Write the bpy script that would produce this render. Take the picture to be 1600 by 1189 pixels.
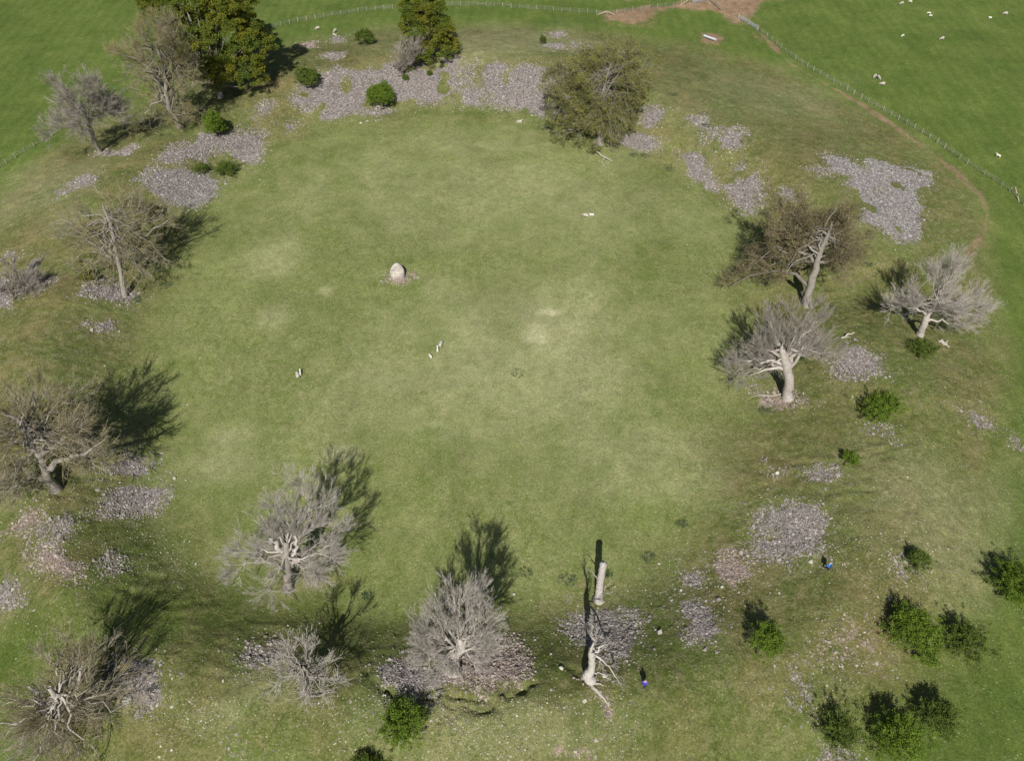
import bpy, math
import numpy as np
R = math.radians
SC = bpy.context.scene
for o in list(bpy.data.objects): bpy.data.objects.remove(o)

# ------------------------------------------------------------------ camera
CAM_H, TILT, FPX = 88.0, 41.0, 1160.0          # metres up, degrees from straight down, focal length in photo pixels
cd = bpy.data.cameras.new('camera'); cam = bpy.data.objects.new('camera', cd)
SC.collection.objects.link(cam); SC.camera = cam
cam.location = (0, 0, CAM_H); cam.rotation_euler = (R(TILT), 0, 0)
cd.sensor_width = 36; cd.lens = FPX / 1600 * 36; cd.clip_start = 0.5; cd.clip_end = 9000
# ------------------------------------------------------------------ sky and sun
SUN_EL, SUN_AZ = 46.0, 5.5                     # shadows fall 5.5 degrees to the right of straight away
w = bpy.data.worlds.new('World'); SC.world = w; w.use_nodes = True
nt = w.node_tree; bg = nt.nodes['Background']
sky = nt.nodes.new('ShaderNodeTexSky'); sky.sky_type = 'NISHITA'; sky.sun_disc = False
sky.sun_elevation = R(SUN_EL); sky.sun_rotation = R(180 + SUN_AZ); sky.air_density = 1.2; sky.dust_density = 1.5
nt.links.new(sky.outputs[0], bg.inputs[0]); bg.inputs[1].default_value = 0.05
sl = bpy.data.lights.new('sun', 'SUN'); sl.energy = 5.0; sl.angle = R(0.53); sl.color = (1.0, 0.955, 0.88)
sun = bpy.data.objects.new('sun', sl); SC.collection.objects.link(sun)
sun.rotation_euler = (R(90 - SUN_EL), 0, R(-SUN_AZ)); sun.location = (0, -60, 120)
SC.view_settings.view_transform = 'Standard'; SC.view_settings.look = 'None'
SC.view_settings.exposure = 0.16; SC.view_settings.gamma = 1
SC.view_settings.use_curve_mapping = False
SC.cycles.max_bounces = 6; SC.cycles.transparent_max_bounces = 8

# ------------------------------------------------------------------ numpy helpers
rng = np.random.default_rng(7)
ca, sa = math.cos(R(TILT)), math.sin(R(TILT))
def rays(px, py):
    px = np.asarray(px, float); py = np.asarray(py, float)
    x = (px - 800) / FPX; y = -(py - 594.5) / FPX
    return np.stack([x, y * ca + sa, y * sa - ca], -1)
def at_z(px, py, z):
    d = rays(px, py); t = (z - CAM_H) / d[..., 2]
    return np.array([0, 0, CAM_H]) + d * t[..., None]

def lattice(ix, iy, seed):
    ix = ix.astype(np.int64).astype(np.uint32); iy = iy.astype(np.int64).astype(np.uint32)
    h = ix * np.uint32(374761393) + iy * np.uint32(668265263) + np.uint32(seed * 974711 + 13)
    h = (h ^ (h >> np.uint32(13))) * np.uint32(1274126177)
    h = h ^ (h >> np.uint32(16))
    return h.astype(np.float64) / 4294967295.0
def vnoise(x, y, s, seed=0):
    x = np.asarray(x, float) / s + 500; y = np.asarray(y, float) / s + 500
    ix = np.floor(x); iy = np.floor(y); fx = x - ix; fy = y - iy
    fx = fx * fx * (3 - 2 * fx); fy = fy * fy * (3 - 2 * fy)
    a = lattice(ix, iy, seed); b = lattice(ix + 1, iy, seed); c = lattice(ix, iy + 1, seed); d = lattice(ix + 1, iy + 1, seed)
    return (a * (1 - fx) + b * fx) * (1 - fy) + (c * (1 - fx) + d * fx) * fy
def fbm(x, y, s, seed=0, o=3):
    v = 0; a = 0.5; n = 0
    for k in range(o):
        v = v + a * vnoise(x, y, s / 2 ** k, seed + k * 17); n += a; a *= 0.5
    return v / n
def sstep(a, b, x):
    t = np.clip((x - a) / (b - a), 0, 1); return t * t * (3 - 2 * t)

# ------------------------------------------------------------------ terrain: a ring bank round a flat field
CEN = at_z(690, 500, 0)[:2]
def ring(pts, z):
    w_ = at_z([p[0] for p in pts], [p[1] for p in pts], z)[:, :2] - CEN
    a = np.arctan2(w_[:, 1], w_[:, 0]); r = np.hypot(w_[:, 0], w_[:, 1]); i = np.argsort(a); a, r = a[i], r[i]
    return np.concatenate([a - 2 * np.pi, a, a + 2 * np.pi]), np.tile(r, 3)
INNER = ring([(1165, 430), (1150, 330), (1085, 275), (1000, 240), (860, 205), (700, 178), (560, 190), (430, 225), (345, 290), (285, 370),
              (240, 480), (232, 600), (235, 720), (250, 800), (330, 880), (450, 935), (600, 950), (760, 950), (880, 935), (1010, 900), (1070, 780), (1110, 680), (1160, 560)], 0)
CREST = ring([(1320, 440), (1330, 330), (1230, 262), (1130, 205), (1020, 150), (900, 110), (760, 92), (600, 95), (470, 120), (330, 190), (220, 275),
              (120, 370), (70, 470), (60, 600), (70, 740), (90, 870), (190, 1030), (330, 1062), (450, 1082), (600, 1092), (760, 1092), (925, 1085), (1060, 1066), (1250, 980), (1370, 880), (1410, 710), (1390, 560)], 4.2)
OUTER = ring([(1560, 430), (1540, 310), (1440, 215), (1290, 130), (1130, 80), (960, 50), (800, 38), (620, 40), (450, 65), (330, 100), (190, 165), (60, 240), (-30, 320),
              (-60, 470), (-90, 600), (-110, 740), (-80, 900), (20, 1040), (120, 1230), (330, 1280), (600, 1300), (900, 1290), (1200, 1260), (1440, 1120), (1560, 900), (1590, 700), (1570, 560)], 0)
CH = ring([(1320, 440)], 4)[0][1]
def smooth_ring(rg):
    g = np.linspace(-np.pi, np.pi, 721); v = np.interp(g, rg[0], rg[1]); k = np.hanning(31); k /= k.sum()
    v = np.convolve(np.concatenate([v[-16:-1], v, v[1:16]]), k, 'valid'); return g, v
INNER, CREST, OUTER = map(smooth_ring, (INNER, CREST, OUTER))
def ringpos(x, y):
    dx, dy = x - CEN[0], y - CEN[1]; a = np.arctan2(dy, dx); r = np.hypot(dx, dy)
    ri = np.interp(a, *INNER); rc = np.interp(a, *CREST); ro = np.interp(a, *OUTER)
    return a, r, ri, np.maximum(rc, ri + 3), np.maximum(ro, rc + 8)
def seg_d(p, x, y):
    d = np.full(np.shape(x), 1e9)
    for a, b in zip(p[:-1], p[1:]):
        e = b - a; t = np.clip(((x - a[0]) * e[0] + (y - a[1]) * e[1]) / (e @ e), 0, 1)
        d = np.minimum(d, np.hypot(x - a[0] - t * e[0], y - a[1] - t * e[1]))
    return d
CRACKS = [(at_z([q[0] for q in l], [q[1] for q in l], 3.6)[:, :2], dp) for l, dp in (
    ([(590, 1080), (640, 1096), (700, 1103), (745, 1112), (800, 1096), (838, 1074)], .5), ([(640, 1080), (700, 1090), (770, 1098), (820, 1082)], .4), ([(690, 1084), (740, 1092), (800, 1084)], .3),
    ([(863, 1038), (880, 1043), (905, 1052)], .3), ([(876, 1052), (900, 1060)], .22), ([(575, 1048), (595, 1072), (622, 1090)], .45), ([(560, 1062), (585, 1085), (600, 1092)], .35),
    ([(165, 905), (200, 922), (235, 936)], .14), ([(190, 915), (215, 925), (260, 930)], .12), ([(455, 104), (500, 97), (545, 103)], .5), ([(330, 1000), (360, 1012), (372, 1022)], .16), ([(640, 1110), (720, 1118), (780, 1112)], .25))]
def terrain(x, y, detail=True):
    x = np.asarray(x, float); y = np.asarray(y, float)
    a, r, ri, rc, ro = ringpos(x, y)
    h = np.where(r < rc, sstep(0, 1, (r - ri) / (rc - ri)), 1 - sstep(0, 1, (r - rc) / (ro - rc)))
    gap = np.exp(-((np.abs(np.angle(np.exp(1j * (a - CH))))) / 0.16) ** 2)
    z = 4.6 * h * (1 - 0.93 * gap) * (1 - .35 * np.exp(-(np.angle(np.exp(1j * (a + 0.55))) / .5) ** 2)) * (0.88 + 0.24 * vnoise(a * 40, a * 0, 5, 3))
    z = z + (fbm(x, y, 60, 5) - 0.5) * 0.8 * sstep(0, 60, np.hypot(x, y - 90) * 0 + 60) + (fbm(x, y, 7, 9) - 0.5) * (0.16 + 0.38 * h)
    if detail:
        inslope = sstep(0.04, 0.3, h) * (r < rc + 2)
        ter = np.abs(vnoise(x * 0.35, y + 2 * vnoise(x, y, 6, 71), 1.3, 61) - 0.5)
        z = z + (fbm(x, y, 1.4, 21) - 0.5) * (0.05 + 0.24 * sstep(0, .3, h)) + (vnoise(x, y, 0.6, 31) - 0.5) * (0.03 + 0.13 * sstep(0, .2, h)) \
              + ter * 0.45 * inslope * sstep(0.45, 0.7, vnoise(x, y, 11, 81)) * (y < 62)
        for P_, dep in CRACKS:
            m = (x > P_[:, 0].min() - 2) & (x < P_[:, 0].max() + 2) & (y > P_[:, 1].min() - 2) & (y < P_[:, 1].max() + 2)
            if m.any(): z = z - m * dep * np.exp(-(seg_d(P_, x, y + (fbm(x, y, 1.6, 3) - .5) * 1.6) / .36) ** 2) * sstep(.25, .5, vnoise(x, y, 1.1, 8)) * 1.25
    return z
def ground(px, py, detail=False):
    px = np.atleast_1d(np.asarray(px, float)); py = np.atleast_1d(np.asarray(py, float)); z = np.zeros(px.shape)
    for _ in range(14):
        p = at_z(px, py, z); z = 0.35 * z + 0.65 * terrain(p[..., 0], p[..., 1], detail)
    p = at_z(px, py, z); p[..., 2] = terrain(p[..., 0], p[..., 1], True); return p
def G(px, py): return ground(px, py)[0]

# ------------------------------------------------------------------ mask shapes, turned from image outline into ground outline once
class Poly:
    def __init__(s, pts, soft=1.0):
        s.p = ground([q[0] for q in pts], [q[1] for q in pts])[:, :2]; s.soft = soft
        s.lo = s.p.min(0) - 3; s.hi = s.p.max(0) + 3
    def sd(s, x, y):                                # positive inside, metres
        out = np.full(x.shape, -9.0); m = (x > s.lo[0]) & (x < s.hi[0]) & (y > s.lo[1]) & (y < s.hi[1])
        if not m.any(): return out
        X, Y = x[m], y[m]; ins = np.zeros(X.shape, bool); d = np.full(X.shape, 1e9); n = len(s.p)
        for i in range(n):
            a, b = s.p[i], s.p[(i + 1) % n]; e = b - a
            t = np.clip(((X - a[0]) * e[0] + (Y - a[1]) * e[1]) / max(e @ e, 1e-9), 0, 1)
            d = np.minimum(d, np.hypot(X - a[0] - t * e[0], Y - a[1] - t * e[1]))
            c = ((a[1] > Y) != (b[1] > Y)); ins ^= c & (X < (b[0] - a[0]) * (Y - a[1]) / (b[1] - a[1] + 1e-12) + a[0])
        out[m] = np.where(ins, d, -d); return out
def ell(cx, cy, rx, ry, n=14):
    return [(cx + rx * math.cos(2 * math.pi * k / n), cy + ry * math.sin(2 * math.pi * k / n)) for k in range(n)]
def line_d(pts, x, y):
    p = ground([q[0] for q in pts], [q[1] for q in pts])[:, :2]; d = np.full(x.shape, 1e9)
    for a, b in zip(p[:-1], p[1:]):
        e = b - a; t = np.clip(((x - a[0]) * e[0] + (y - a[1]) * e[1]) / (e @ e), 0, 1)
        d = np.minimum(d, np.hypot(x - a[0] - t * e[0], y - a[1] - t * e[1]))
    return d

# rubble: (outline, density 0..1, colour: 0 grey 1 pink 2 bluish, label, holes)
RUB = [
 ([(150,240),(172,245),(195,244),(215,229),(204,227),(185,236),(165,235)], .9, 0, 'small crescent of grey cobbles at the foot of the pale bare tree, far left', []),
 ([(250,240),(300,224),(310,207),(412,209),(401,256),(368,248),(350,232),(330,235),(325,256),(300,249),(262,258),(248,250)], 1, 0, 'broad sheet of grey cobbles below the two dark scrub bushes, upper left bank', []),
 ([(212,283),(240,268),(275,262),(320,272),(341,285),(330,310),(300,324),(262,318),(235,300)], 1, 2, 'smooth oval slope of blue grey cobbles above the lichened bare tree', []),
 ([(112,285),(140,270),(153,275),(145,288),(118,295)], .9, 0, 'small tilted patch of cobbles below the pale bare tree on the left', []),
 (ell(94,301,9,4), .8, 0, 'tiny patch of cobbles at the left outer bank', []),
 ([(453,160),(470,135),(500,115),(540,107),(580,110),(600,99),(690,95),(716,89),(713,130),(700,150),(680,161),(655,158),(640,155),(625,166),(590,173),(550,176),(530,186),(512,189),(495,179),(470,169)], 1, 0, 'largest sheet of grey cobbles, on the far bank around the grey shrub', [ell(540,132,9,15), ell(502,168,7,6)]),
 ([(400,165),(427,163),(421,178),(402,180)], .9, 0, 'small square patch of cobbles left of the far bank rubble', []),
 ([(440,193),(455,189),(465,200),(452,211)], .85, 0, 'little wedge of cobbles at the inner foot of the far left bank', []),
 ([(716,140),(730,132),(752,140),(752,166),(725,168)], .8, 0, 'thin cobble patch between the two big far bank sheets', []),
 ([(722,112),(738,106),(740,120),(728,126)], .7, 0, 'small round cobble patch in grass on the far bank', []),
 ([(755,100),(785,97),(797,112),(815,101),(862,105),(890,112),(890,180),(845,186),(820,172),(768,165),(772,147),(756,145)], 1, 0, 'square sheet of cobbles left of the leafing oak', [ell(790,122,5,14)]),
 (ell(522,88,14,6), .8, 0, 'narrow cobble strip on the crest left of the grey shrub', []),
 (ell(480,70,14,5), .7, 1, 'pinkish cobble strip near the grazing sheep on the far bank', []),
 (ell(525,62,10,4), .7, 0, 'tiny cobble patch right beside the lambs on the far bank', []),
 (ell(870,55,12,4), .7, 0, 'upper of two thin cobble strips by the small lone bush', []),
 (ell(869,73,13,5), .8, 0, 'lower of two thin cobble strips by the small lone bush', []),
 (ell(905,76,11,8), .7, 0, 'faint cobbles up behind the leafing oak', []),
 ([(1003,168),(1045,170),(1036,187),(1014,205),(1003,195)], .85, 0, 'cobbles just right of the leafing oak crown', []),
 ([(960,213),(1000,205),(1025,214),(1029,232),(1000,235),(968,227)], .95, 0, 'cobbles at the foot of the leafing oak, on its right', []),
 ([(1072,182),(1100,184),(1111,200),(1127,210),(1158,204),(1161,232),(1130,236),(1118,216),(1098,202),(1076,192)], .9, 0, 'hooked strip of cobbles across the far right bank', []),
 ([(1065,240),(1080,235),(1105,243),(1104,286),(1082,279),(1071,262)], .95, 0, 'upright block of cobbles on the far right inner slope', []),
 ([(1100,276),(1120,288),(1123,302),(1105,297)], .8, 0, 'small cobble drop below the upright block', []),
 ([(1128,291),(1150,282),(1166,276),(1186,260),(1191,300),(1188,320),(1165,329),(1150,319),(1135,302)], .9, 0, 'ragged cobble patch above the brown oak, inner slope', []),
 (ell(1155,264,12,7), .8, 0, 'little cobble patch topping the ragged one above the brown oak', []),
 (ell(1096,218,7,5), .7, 0, 'speck of cobbles inside the hooked strip', []),
 ([(1290,245),(1320,247),(1335,258),(1352,270),(1362,262),(1353,248),(1400,253),(1420,265),(1450,271),(1452,290),(1430,300),(1436,320),(1441,350),(1436,379),(1400,376),(1385,360),(1345,346),(1335,325),(1345,308),(1325,290),(1330,276),(1300,266)], 1, 2, 'large blue grey scree of cobbles on the right bank beside the brown oak', [ell(1378,299,18,5)]),
 (ell(1285,268,18,7), .5, 0, 'sparse stones left of the large right bank scree', []),
 (ell(1232,302,16,12), .6, 0, 'stones showing behind the top of the brown oak', []),
 ([(130,445),(160,440),(200,450),(226,462),(200,476),(160,468),(125,458)], .75, 0, 'sparse stones under the lichened bare tree', []),
 ([(143,508),(165,499),(183,502),(176,516),(150,518)], .9, 0, 'small cobble patch alone below the lichened bare tree', []),
 ([(36,426),(52,404),(66,401),(63,415),(46,432)], .95, 0, 'narrow cobble streak above the grey shrub at the left edge', []),
 ([(53,447),(80,431),(84,440),(60,454)], .8, 0, 'short cobble streak right of the grey shrub at the left edge', []),
 ([(-8,440),(22,450),(17,478),(-8,485)], .9, 0, 'cobbles under the grey shrub cut by the left edge', []),
 (ell(22,399,9,4), .7, 0, 'tiny cobble patch over the grey shrub at the left edge', []),
 ([(168,732),(198,707),(215,711),(242,743),(215,746),(180,743)], .9, 0, 'pointed cobble patch right of the huge left tree', []),
 ([(160,786),(170,765),(195,757),(242,757),(263,765),(252,779),(236,799),(200,803),(163,801)], 1, 0, 'wide cobble patch below the huge left tree', []),
 ([(73,832),(98,806),(122,793),(117,815),(105,832)], .8, 0, 'cobble streak lower left of the wide patch under the huge tree', []),
 ([(5,832),(35,800),(62,793),(72,818),(30,834)], .6, 1, 'pale scattered cobbles at the left edge under the huge tree', []),
 ([(48,860),(80,853),(112,868),(132,890),(125,903),(100,902),(70,892),(58,880)], .6, 1, 'reddish earthy stone patch on the left bank', []),
 ([(-8,912),(13,908),(31,940),(20,960),(-8,944)], .8, 0, 'stones at the left edge above the dark green hollow', []),
 (ell(178,882,9,6), .8, 0, 'tiny round stone patch in the dark grass of the inner slope', []),
 ([(163,1070),(183,1045),(205,1034),(240,1031),(249,1060),(257,1085),(246,1106),(225,1107),(190,1096),(170,1086)], 1, 0, 'triangular cobble patch beside the bare tree at the lower left corner', []),
 ([(368,1025),(385,1007),(402,1012),(409,1030),(395,1038)], .8, 0, 'loose stones left of the small bare tree, outer half', []),
 ([(407,1020),(430,1006),(444,1024),(432,1041),(410,1038)], .9, 0, 'cobbles touching the small bare tree on its left', []),
 ([(587,1047),(600,1034),(630,1029),(660,1040),(688,1055),(690,1080),(650,1084),(615,1072),(596,1061)], 1, 0, 'left wing of the cobbles under the fan shaped bare tree', []),
 ([(700,1050),(740,1000),(780,1003),(800,1010),(830,1029),(833,1040),(800,1062),(760,1068),(722,1066)], 1, 1, 'right wing of the cobbles under the fan shaped bare tree', []),
 ([(880,977),(903,963),(925,948),(950,948),(980,952),(996,960),(995,1005),(985,1030),(960,1036),(930,1012),(905,1000),(884,988)], .85, 0, 'cobbles between the dead trunk and the broken snag', [ell(975,965,8,5)]),
 ([(1060,945),(1070,934),(1090,940),(1115,954),(1129,985),(1115,1001),(1080,1001),(1070,985),(1075,970),(1062,960)], .95, 0, 'leaf shaped cobble patch in the lower right bank', []),
 ([(1062,896),(1085,893),(1096,910),(1086,919),(1066,911)], .9, 0, 'small cobble patch above the leaf shaped one', []),
 ([(1112,882),(1130,869),(1150,869),(1168,884),(1171,901),(1145,916),(1120,907)], .85, 1, 'round pink cobble patch left of the big round one', []),
 ([(1184,815),(1200,797),(1230,789),(1275,789),(1296,812),(1291,835),(1276,860),(1250,871),(1220,868),(1195,871),(1184,860)], 1, 0, 'big round cobble patch next to the walker in the bright blue jacket', [ell(1204,834,12,9)]),
 ([(1308,556),(1328,540),(1345,539),(1365,558),(1370,578),(1345,586),(1320,586),(1306,577)], 1, 0, 'domed cobble patch right of the bare pollard', []),
 ([(1263,741),(1280,730),(1311,738),(1300,751),(1270,749)], .85, 0, 'small cobble patch below the smallest green bush', []),
 ([(1180,612),(1240,615),(1253,632),(1220,642),(1178,640)], .5, 1, 'brown stony litter round the foot of the bare pollard', []),
 ([(1224,1045),(1240,1048),(1262,1070),(1277,1088),(1276,1110),(1258,1110),(1248,1084),(1230,1060)], .6, 0, 'long thin stone streak left of the lower right bushes', []),
 ([(1286,1196),(1300,1174),(1318,1174),(1327,1196)], .9, 0, 'cobbles cut by the bottom edge under the lower right bushes', []),
 ([(1508,638),(1530,650),(1545,672),(1530,674),(1515,655)], .7, 0, 'thin slanting stone streak near the right edge', []),
 ([(1400,878),(1414,873),(1426,895),(1404,902)], .6, 0, 'stones under the left side of the upper small thorn bush', []),
 ([(922,1074),(945,1083),(960,1114),(950,1117),(934,1094)], .8, 1, 'eroded stony crack running down from the broken snag', []),
 (ell(622,436,17,10), .7, 1, 'ring of small pinkish stones round the standing stone', []),
 (ell(597,175,22,7), .6, 0, 'pale stones at the foot of the round far bank bush', []),
 (ell(1365,672,22,8), .3, 0, 'few pale stones at the foot of the right bank bush', []),
 (ell(1580,690,10,8), .5, 0, 'faint stones right at the right edge', []),
 (ell(1320,1010,60,40), .12, 1, 'thin scatter of stones above the lower right bushes', []),
 (ell(885,1172,48,20), .30, 1, 'loose pale stones at the bottom edge, right of centre', []),
 (ell(660,1122,70,16), .14, 1, 'thin line of small stones below the fan shaped tree', []),
 (ell(1190,935,20,5), .4, 1, 'few earthy stones just above the lone bright bush', []),
 (ell(1210,736,12,8), .25, 0, 'few stones beside the pale boulder on the right bank', []),
 (ell(380,1180,30,10), .5, 0, 'pale stones at the bottom edge, left of the lone bush', []),
]
RUBP = [(Poly(o), [Poly(h) for h in hs], dn, col, lab) for (o, dn, col, lab, hs) in RUB]
def rubmask(item, x, y):
    P, hs, dn, col, lab = item; d = P.sd(x, y)
    for h in hs: d = np.minimum(d, -h.sd(x, y) + 0.2)
    return d
DIRT = [Poly(p) for p in (
 [(940,34),(948,20),(985,12),(1010,8),(1050,10),(1083,0),(1130,-6),(1225,-8),(1232,-2),(1190,8),(1178,30),(1150,38),(1110,18),(1060,13),(1030,18),(1012,34),(985,40),(958,36)],
 ell(1108,63,20,9), [(1158,46),(1182,50),(1215,78),(1205,76)], ell(905,917,16,9), ell(985,-2,16,6))]
PATHS = [([(1185,50),(1235,100),(1290,132),(1350,165),(1400,200),(1450,235),(1500,275),(1532,308),(1543,335),(1536,365),(1515,395)], 0.55, .85),
         ([(1515,395),(1470,412),(1400,428),(1330,432)], 0.35, 0.35), ([(1320,430),(1370,428)], 1.3, 0.45),
         ([(948,38),(1010,42),(1040,18)], 1.2, 0.5)]
DRY_GLOW = [(857,487,36,14,1.15),(838,522,36,32,.95),(855,512,100,70,.55),(720,500,60,30,.3),(430,495,32,20,.38),(365,680,34,20,.38),(350,730,80,28,.3),(490,312,42,24,.24),(535,708,30,14,.5),(830,560,220,110,.42),(790,300,260,70,.25),  # leading patches paint the bright centre glow into the turf; others are dry grass
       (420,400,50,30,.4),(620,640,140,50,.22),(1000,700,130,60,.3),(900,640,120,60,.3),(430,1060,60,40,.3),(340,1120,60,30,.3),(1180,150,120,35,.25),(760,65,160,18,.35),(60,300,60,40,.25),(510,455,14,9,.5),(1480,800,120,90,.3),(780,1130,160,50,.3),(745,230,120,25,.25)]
LUSH_SHADE = [(700,1140,900,80,.36),(300,1100,300,80,.2),(1500,760,120,260,.2),(120,1000,120,120,.4),(1350,1080,250,100,.2),(740,177,150,8,.6),(300,960,130,60,.75),(200,860,90,60,.7),(30,1010,60,50,.9),(560,960,200,40,.5),(780,1085,110,16,.5),(1040,1010,70,60,.35),(1580,1150,50,90,.5),(1580,880,40,200,.3),  # lush grass, with inner slope shade and darker view edges painted in
        (860,1020,40,50,.5),(430,640,40,300,.15),(1150,150,80,50,.25),(30,640,60,50,.2),(600,1090,70,20,.4),(720,760,14,60,.25),(1190,230,60,40,.2),(1060,340,120,60,.15),(490,400,200,60,.15),(1310,640,140,50,.2),(1340,830,60,60,.35),(560,930,40,18,.4)]
RUST = [(430,130,40,14,.6),(560,100,80,10,.5),(60,370,60,30,.6),(90,455,50,40,.5),(60,510,60,30,.4),(750,185,60,8,.3),(1060,200,70,60,.45),(1230,260,80,50,.35),(110,880,40,30,.7),(1150,940,60,20,.5),(1340,980,90,70,.5),(1300,680,120,60,.3),
        (1450,740,90,60,.25),(250,1130,120,60,.3),(770,1110,200,40,.3),(810,100,80,12,.4),(1290,210,90,18,.3),(440,170,50,25,.4),(120,260,50,25,.3),(470,905,60,10,.4),(1360,900,90,40,.3),(1500,1010,80,70,.2),(230,240,60,18,.3)]
def blobs(lst, x, y, sd):
    m = np.zeros(x.shape)
    for (cx, cy, rx, ry, s) in lst:
        c = G(cx, cy); ax = G(cx + rx, cy); ay = G(cx, cy - ry)
        q = ((x - c[0]) / max(abs(ax[0] - c[0]), .5)) ** 2 + ((y - c[1]) / max(abs(ay[1] - c[1]), .5)) ** 2
        m = np.maximum(m, min(s, 1.5) * (1 - sstep(0.1, 1.7, np.sqrt(q) + (fbm(x, y, 7, sd, 4) - .5) * 1.6)))
    return m

# ------------------------------------------------------------------ mesh builders
def mesh_np(name, v, f, mats, parent=None, smooth=False, tone=None, attrs=None, matidx=None):
    v = np.ascontiguousarray(v, np.float32); f = np.ascontiguousarray(f, np.int32); n, k = f.shape
    me = bpy.data.meshes.new(name); me.vertices.add(len(v)); me.vertices.foreach_set('co', v.ravel())
    me.loops.add(n * k); me.loops.foreach_set('vertex_index', f.ravel())
    me.polygons.add(n); me.polygons.foreach_set('loop_start', np.arange(0, n * k, k, dtype=np.int32))
    me.polygons.foreach_set('use_smooth', np.full(n, smooth))
    if matidx is not None: me.polygons.foreach_set('material_index', matidx.astype(np.int32))
    for nm, arr in dict(attrs or {}, **({'tone': tone} if tone is not None else {})).items():
        a = me.attributes.new(nm, 'FLOAT', 'POINT'); a.data.foreach_set('value', np.ascontiguousarray(arr, np.float32))
    for m in (mats if isinstance(mats, (list, tuple)) else [mats]): me.materials.append(m)
    me.update(calc_edges=True)
    o = bpy.data.objects.new(name, me); SC.collection.objects.link(o)
    if parent is not None: o.parent = parent
    return o
def empty(name, loc, label, cat, group=None):
    o = bpy.data.objects.new(name, None); SC.collection.objects.link(o); o.location = [float(c) for c in loc]; o.empty_display_size = .3
    tag(o, label, cat, group); return o
def tag(o, label=None, cat=None, group=None, kind=None):
    if label: o['label'] = label
    if cat: o['category'] = cat
    if group: o['group'] = group
    if kind: o['kind'] = kind
    return o
def nrm(a): return a / np.maximum(np.linalg.norm(a, axis=-1, keepdims=True), 1e-9)

# ------------------------------------------------------------------ materials
def mat(name, rough=0.9, spec=0.2):
    m = bpy.data.materials.new(name); m.use_nodes = True; b = m.node_tree.nodes['Principled BSDF']
    b.inputs['Roughness'].default_value = rough; b.inputs['Specular IOR Level'].default_value = spec
    return m, m.node_tree, b
class N:
    def __init__(s, nt): s.nt = nt; s.tc = nt.nodes.new('ShaderNodeTexCoord')
    def noise(s, sc, det=3, rough=.55, obj=True, vec=None, dist=0):
        n = s.nt.nodes.new('ShaderNodeTexNoise'); n.inputs['Scale'].default_value = sc; n.inputs['Detail'].default_value = det; n.inputs['Roughness'].default_value = rough
        n.inputs['Distortion'].default_value = dist
        s.nt.links.new(vec or s.tc.outputs['Object'], n.inputs['Vector']); return n.outputs['Fac']
    def vor(s, sc, out='Distance', vec=None):
        n = s.nt.nodes.new('ShaderNodeTexVoronoi'); n.inputs['Scale'].default_value = sc; s.nt.links.new(vec or s.tc.outputs['Object'], n.inputs['Vector']); return n.outputs[out]
    def attr(s, nm):
        n = s.nt.nodes.new('ShaderNodeAttribute'); n.attribute_name = nm; return n.outputs['Fac']
    def map(s, v, a, b, c=0., d=1.):
        n = s.nt.nodes.new('ShaderNodeMapRange'); n.inputs[1].default_value = a; n.inputs[2].default_value = b; n.inputs[3].default_value = c; n.inputs[4].default_value = d
        s.nt.links.new(v, n.inputs[0]); return n.outputs[0]
    def math(s, op, a, b):
        n = s.nt.nodes.new('ShaderNodeMath'); n.operation = op
        for i, q in enumerate((a, b)):
            if isinstance(q, (int, float)): n.inputs[i].default_value = q
            else: s.nt.links.new(q, n.inputs[i])
        return n.outputs[0]
    def mix(s, f, a, b, mode='MIX'):
        n = s.nt.nodes.new('ShaderNodeMix'); n.data_type = 'RGBA'; n.blend_type = mode
        for i, q in ((0, f), (6, a), (7, b)):
            if isinstance(q, (int, float)): n.inputs[i].default_value = q
            elif isinstance(q, tuple): n.inputs[i].default_value = (*q, 1)
            else: s.nt.links.new(q, n.inputs[i])
        return n.outputs[2]
    def bump(s, h, dist, st, b):
        n = s.nt.nodes.new('ShaderNodeBump'); n.inputs['Distance'].default_value = dist; n.inputs['Strength'].default_value = st
        s.nt.links.new(h, n.inputs['Height']); s.nt.links.new(n.outputs[0], b.inputs['Normal'])
def grey(v): return (v, v, v)

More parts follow.
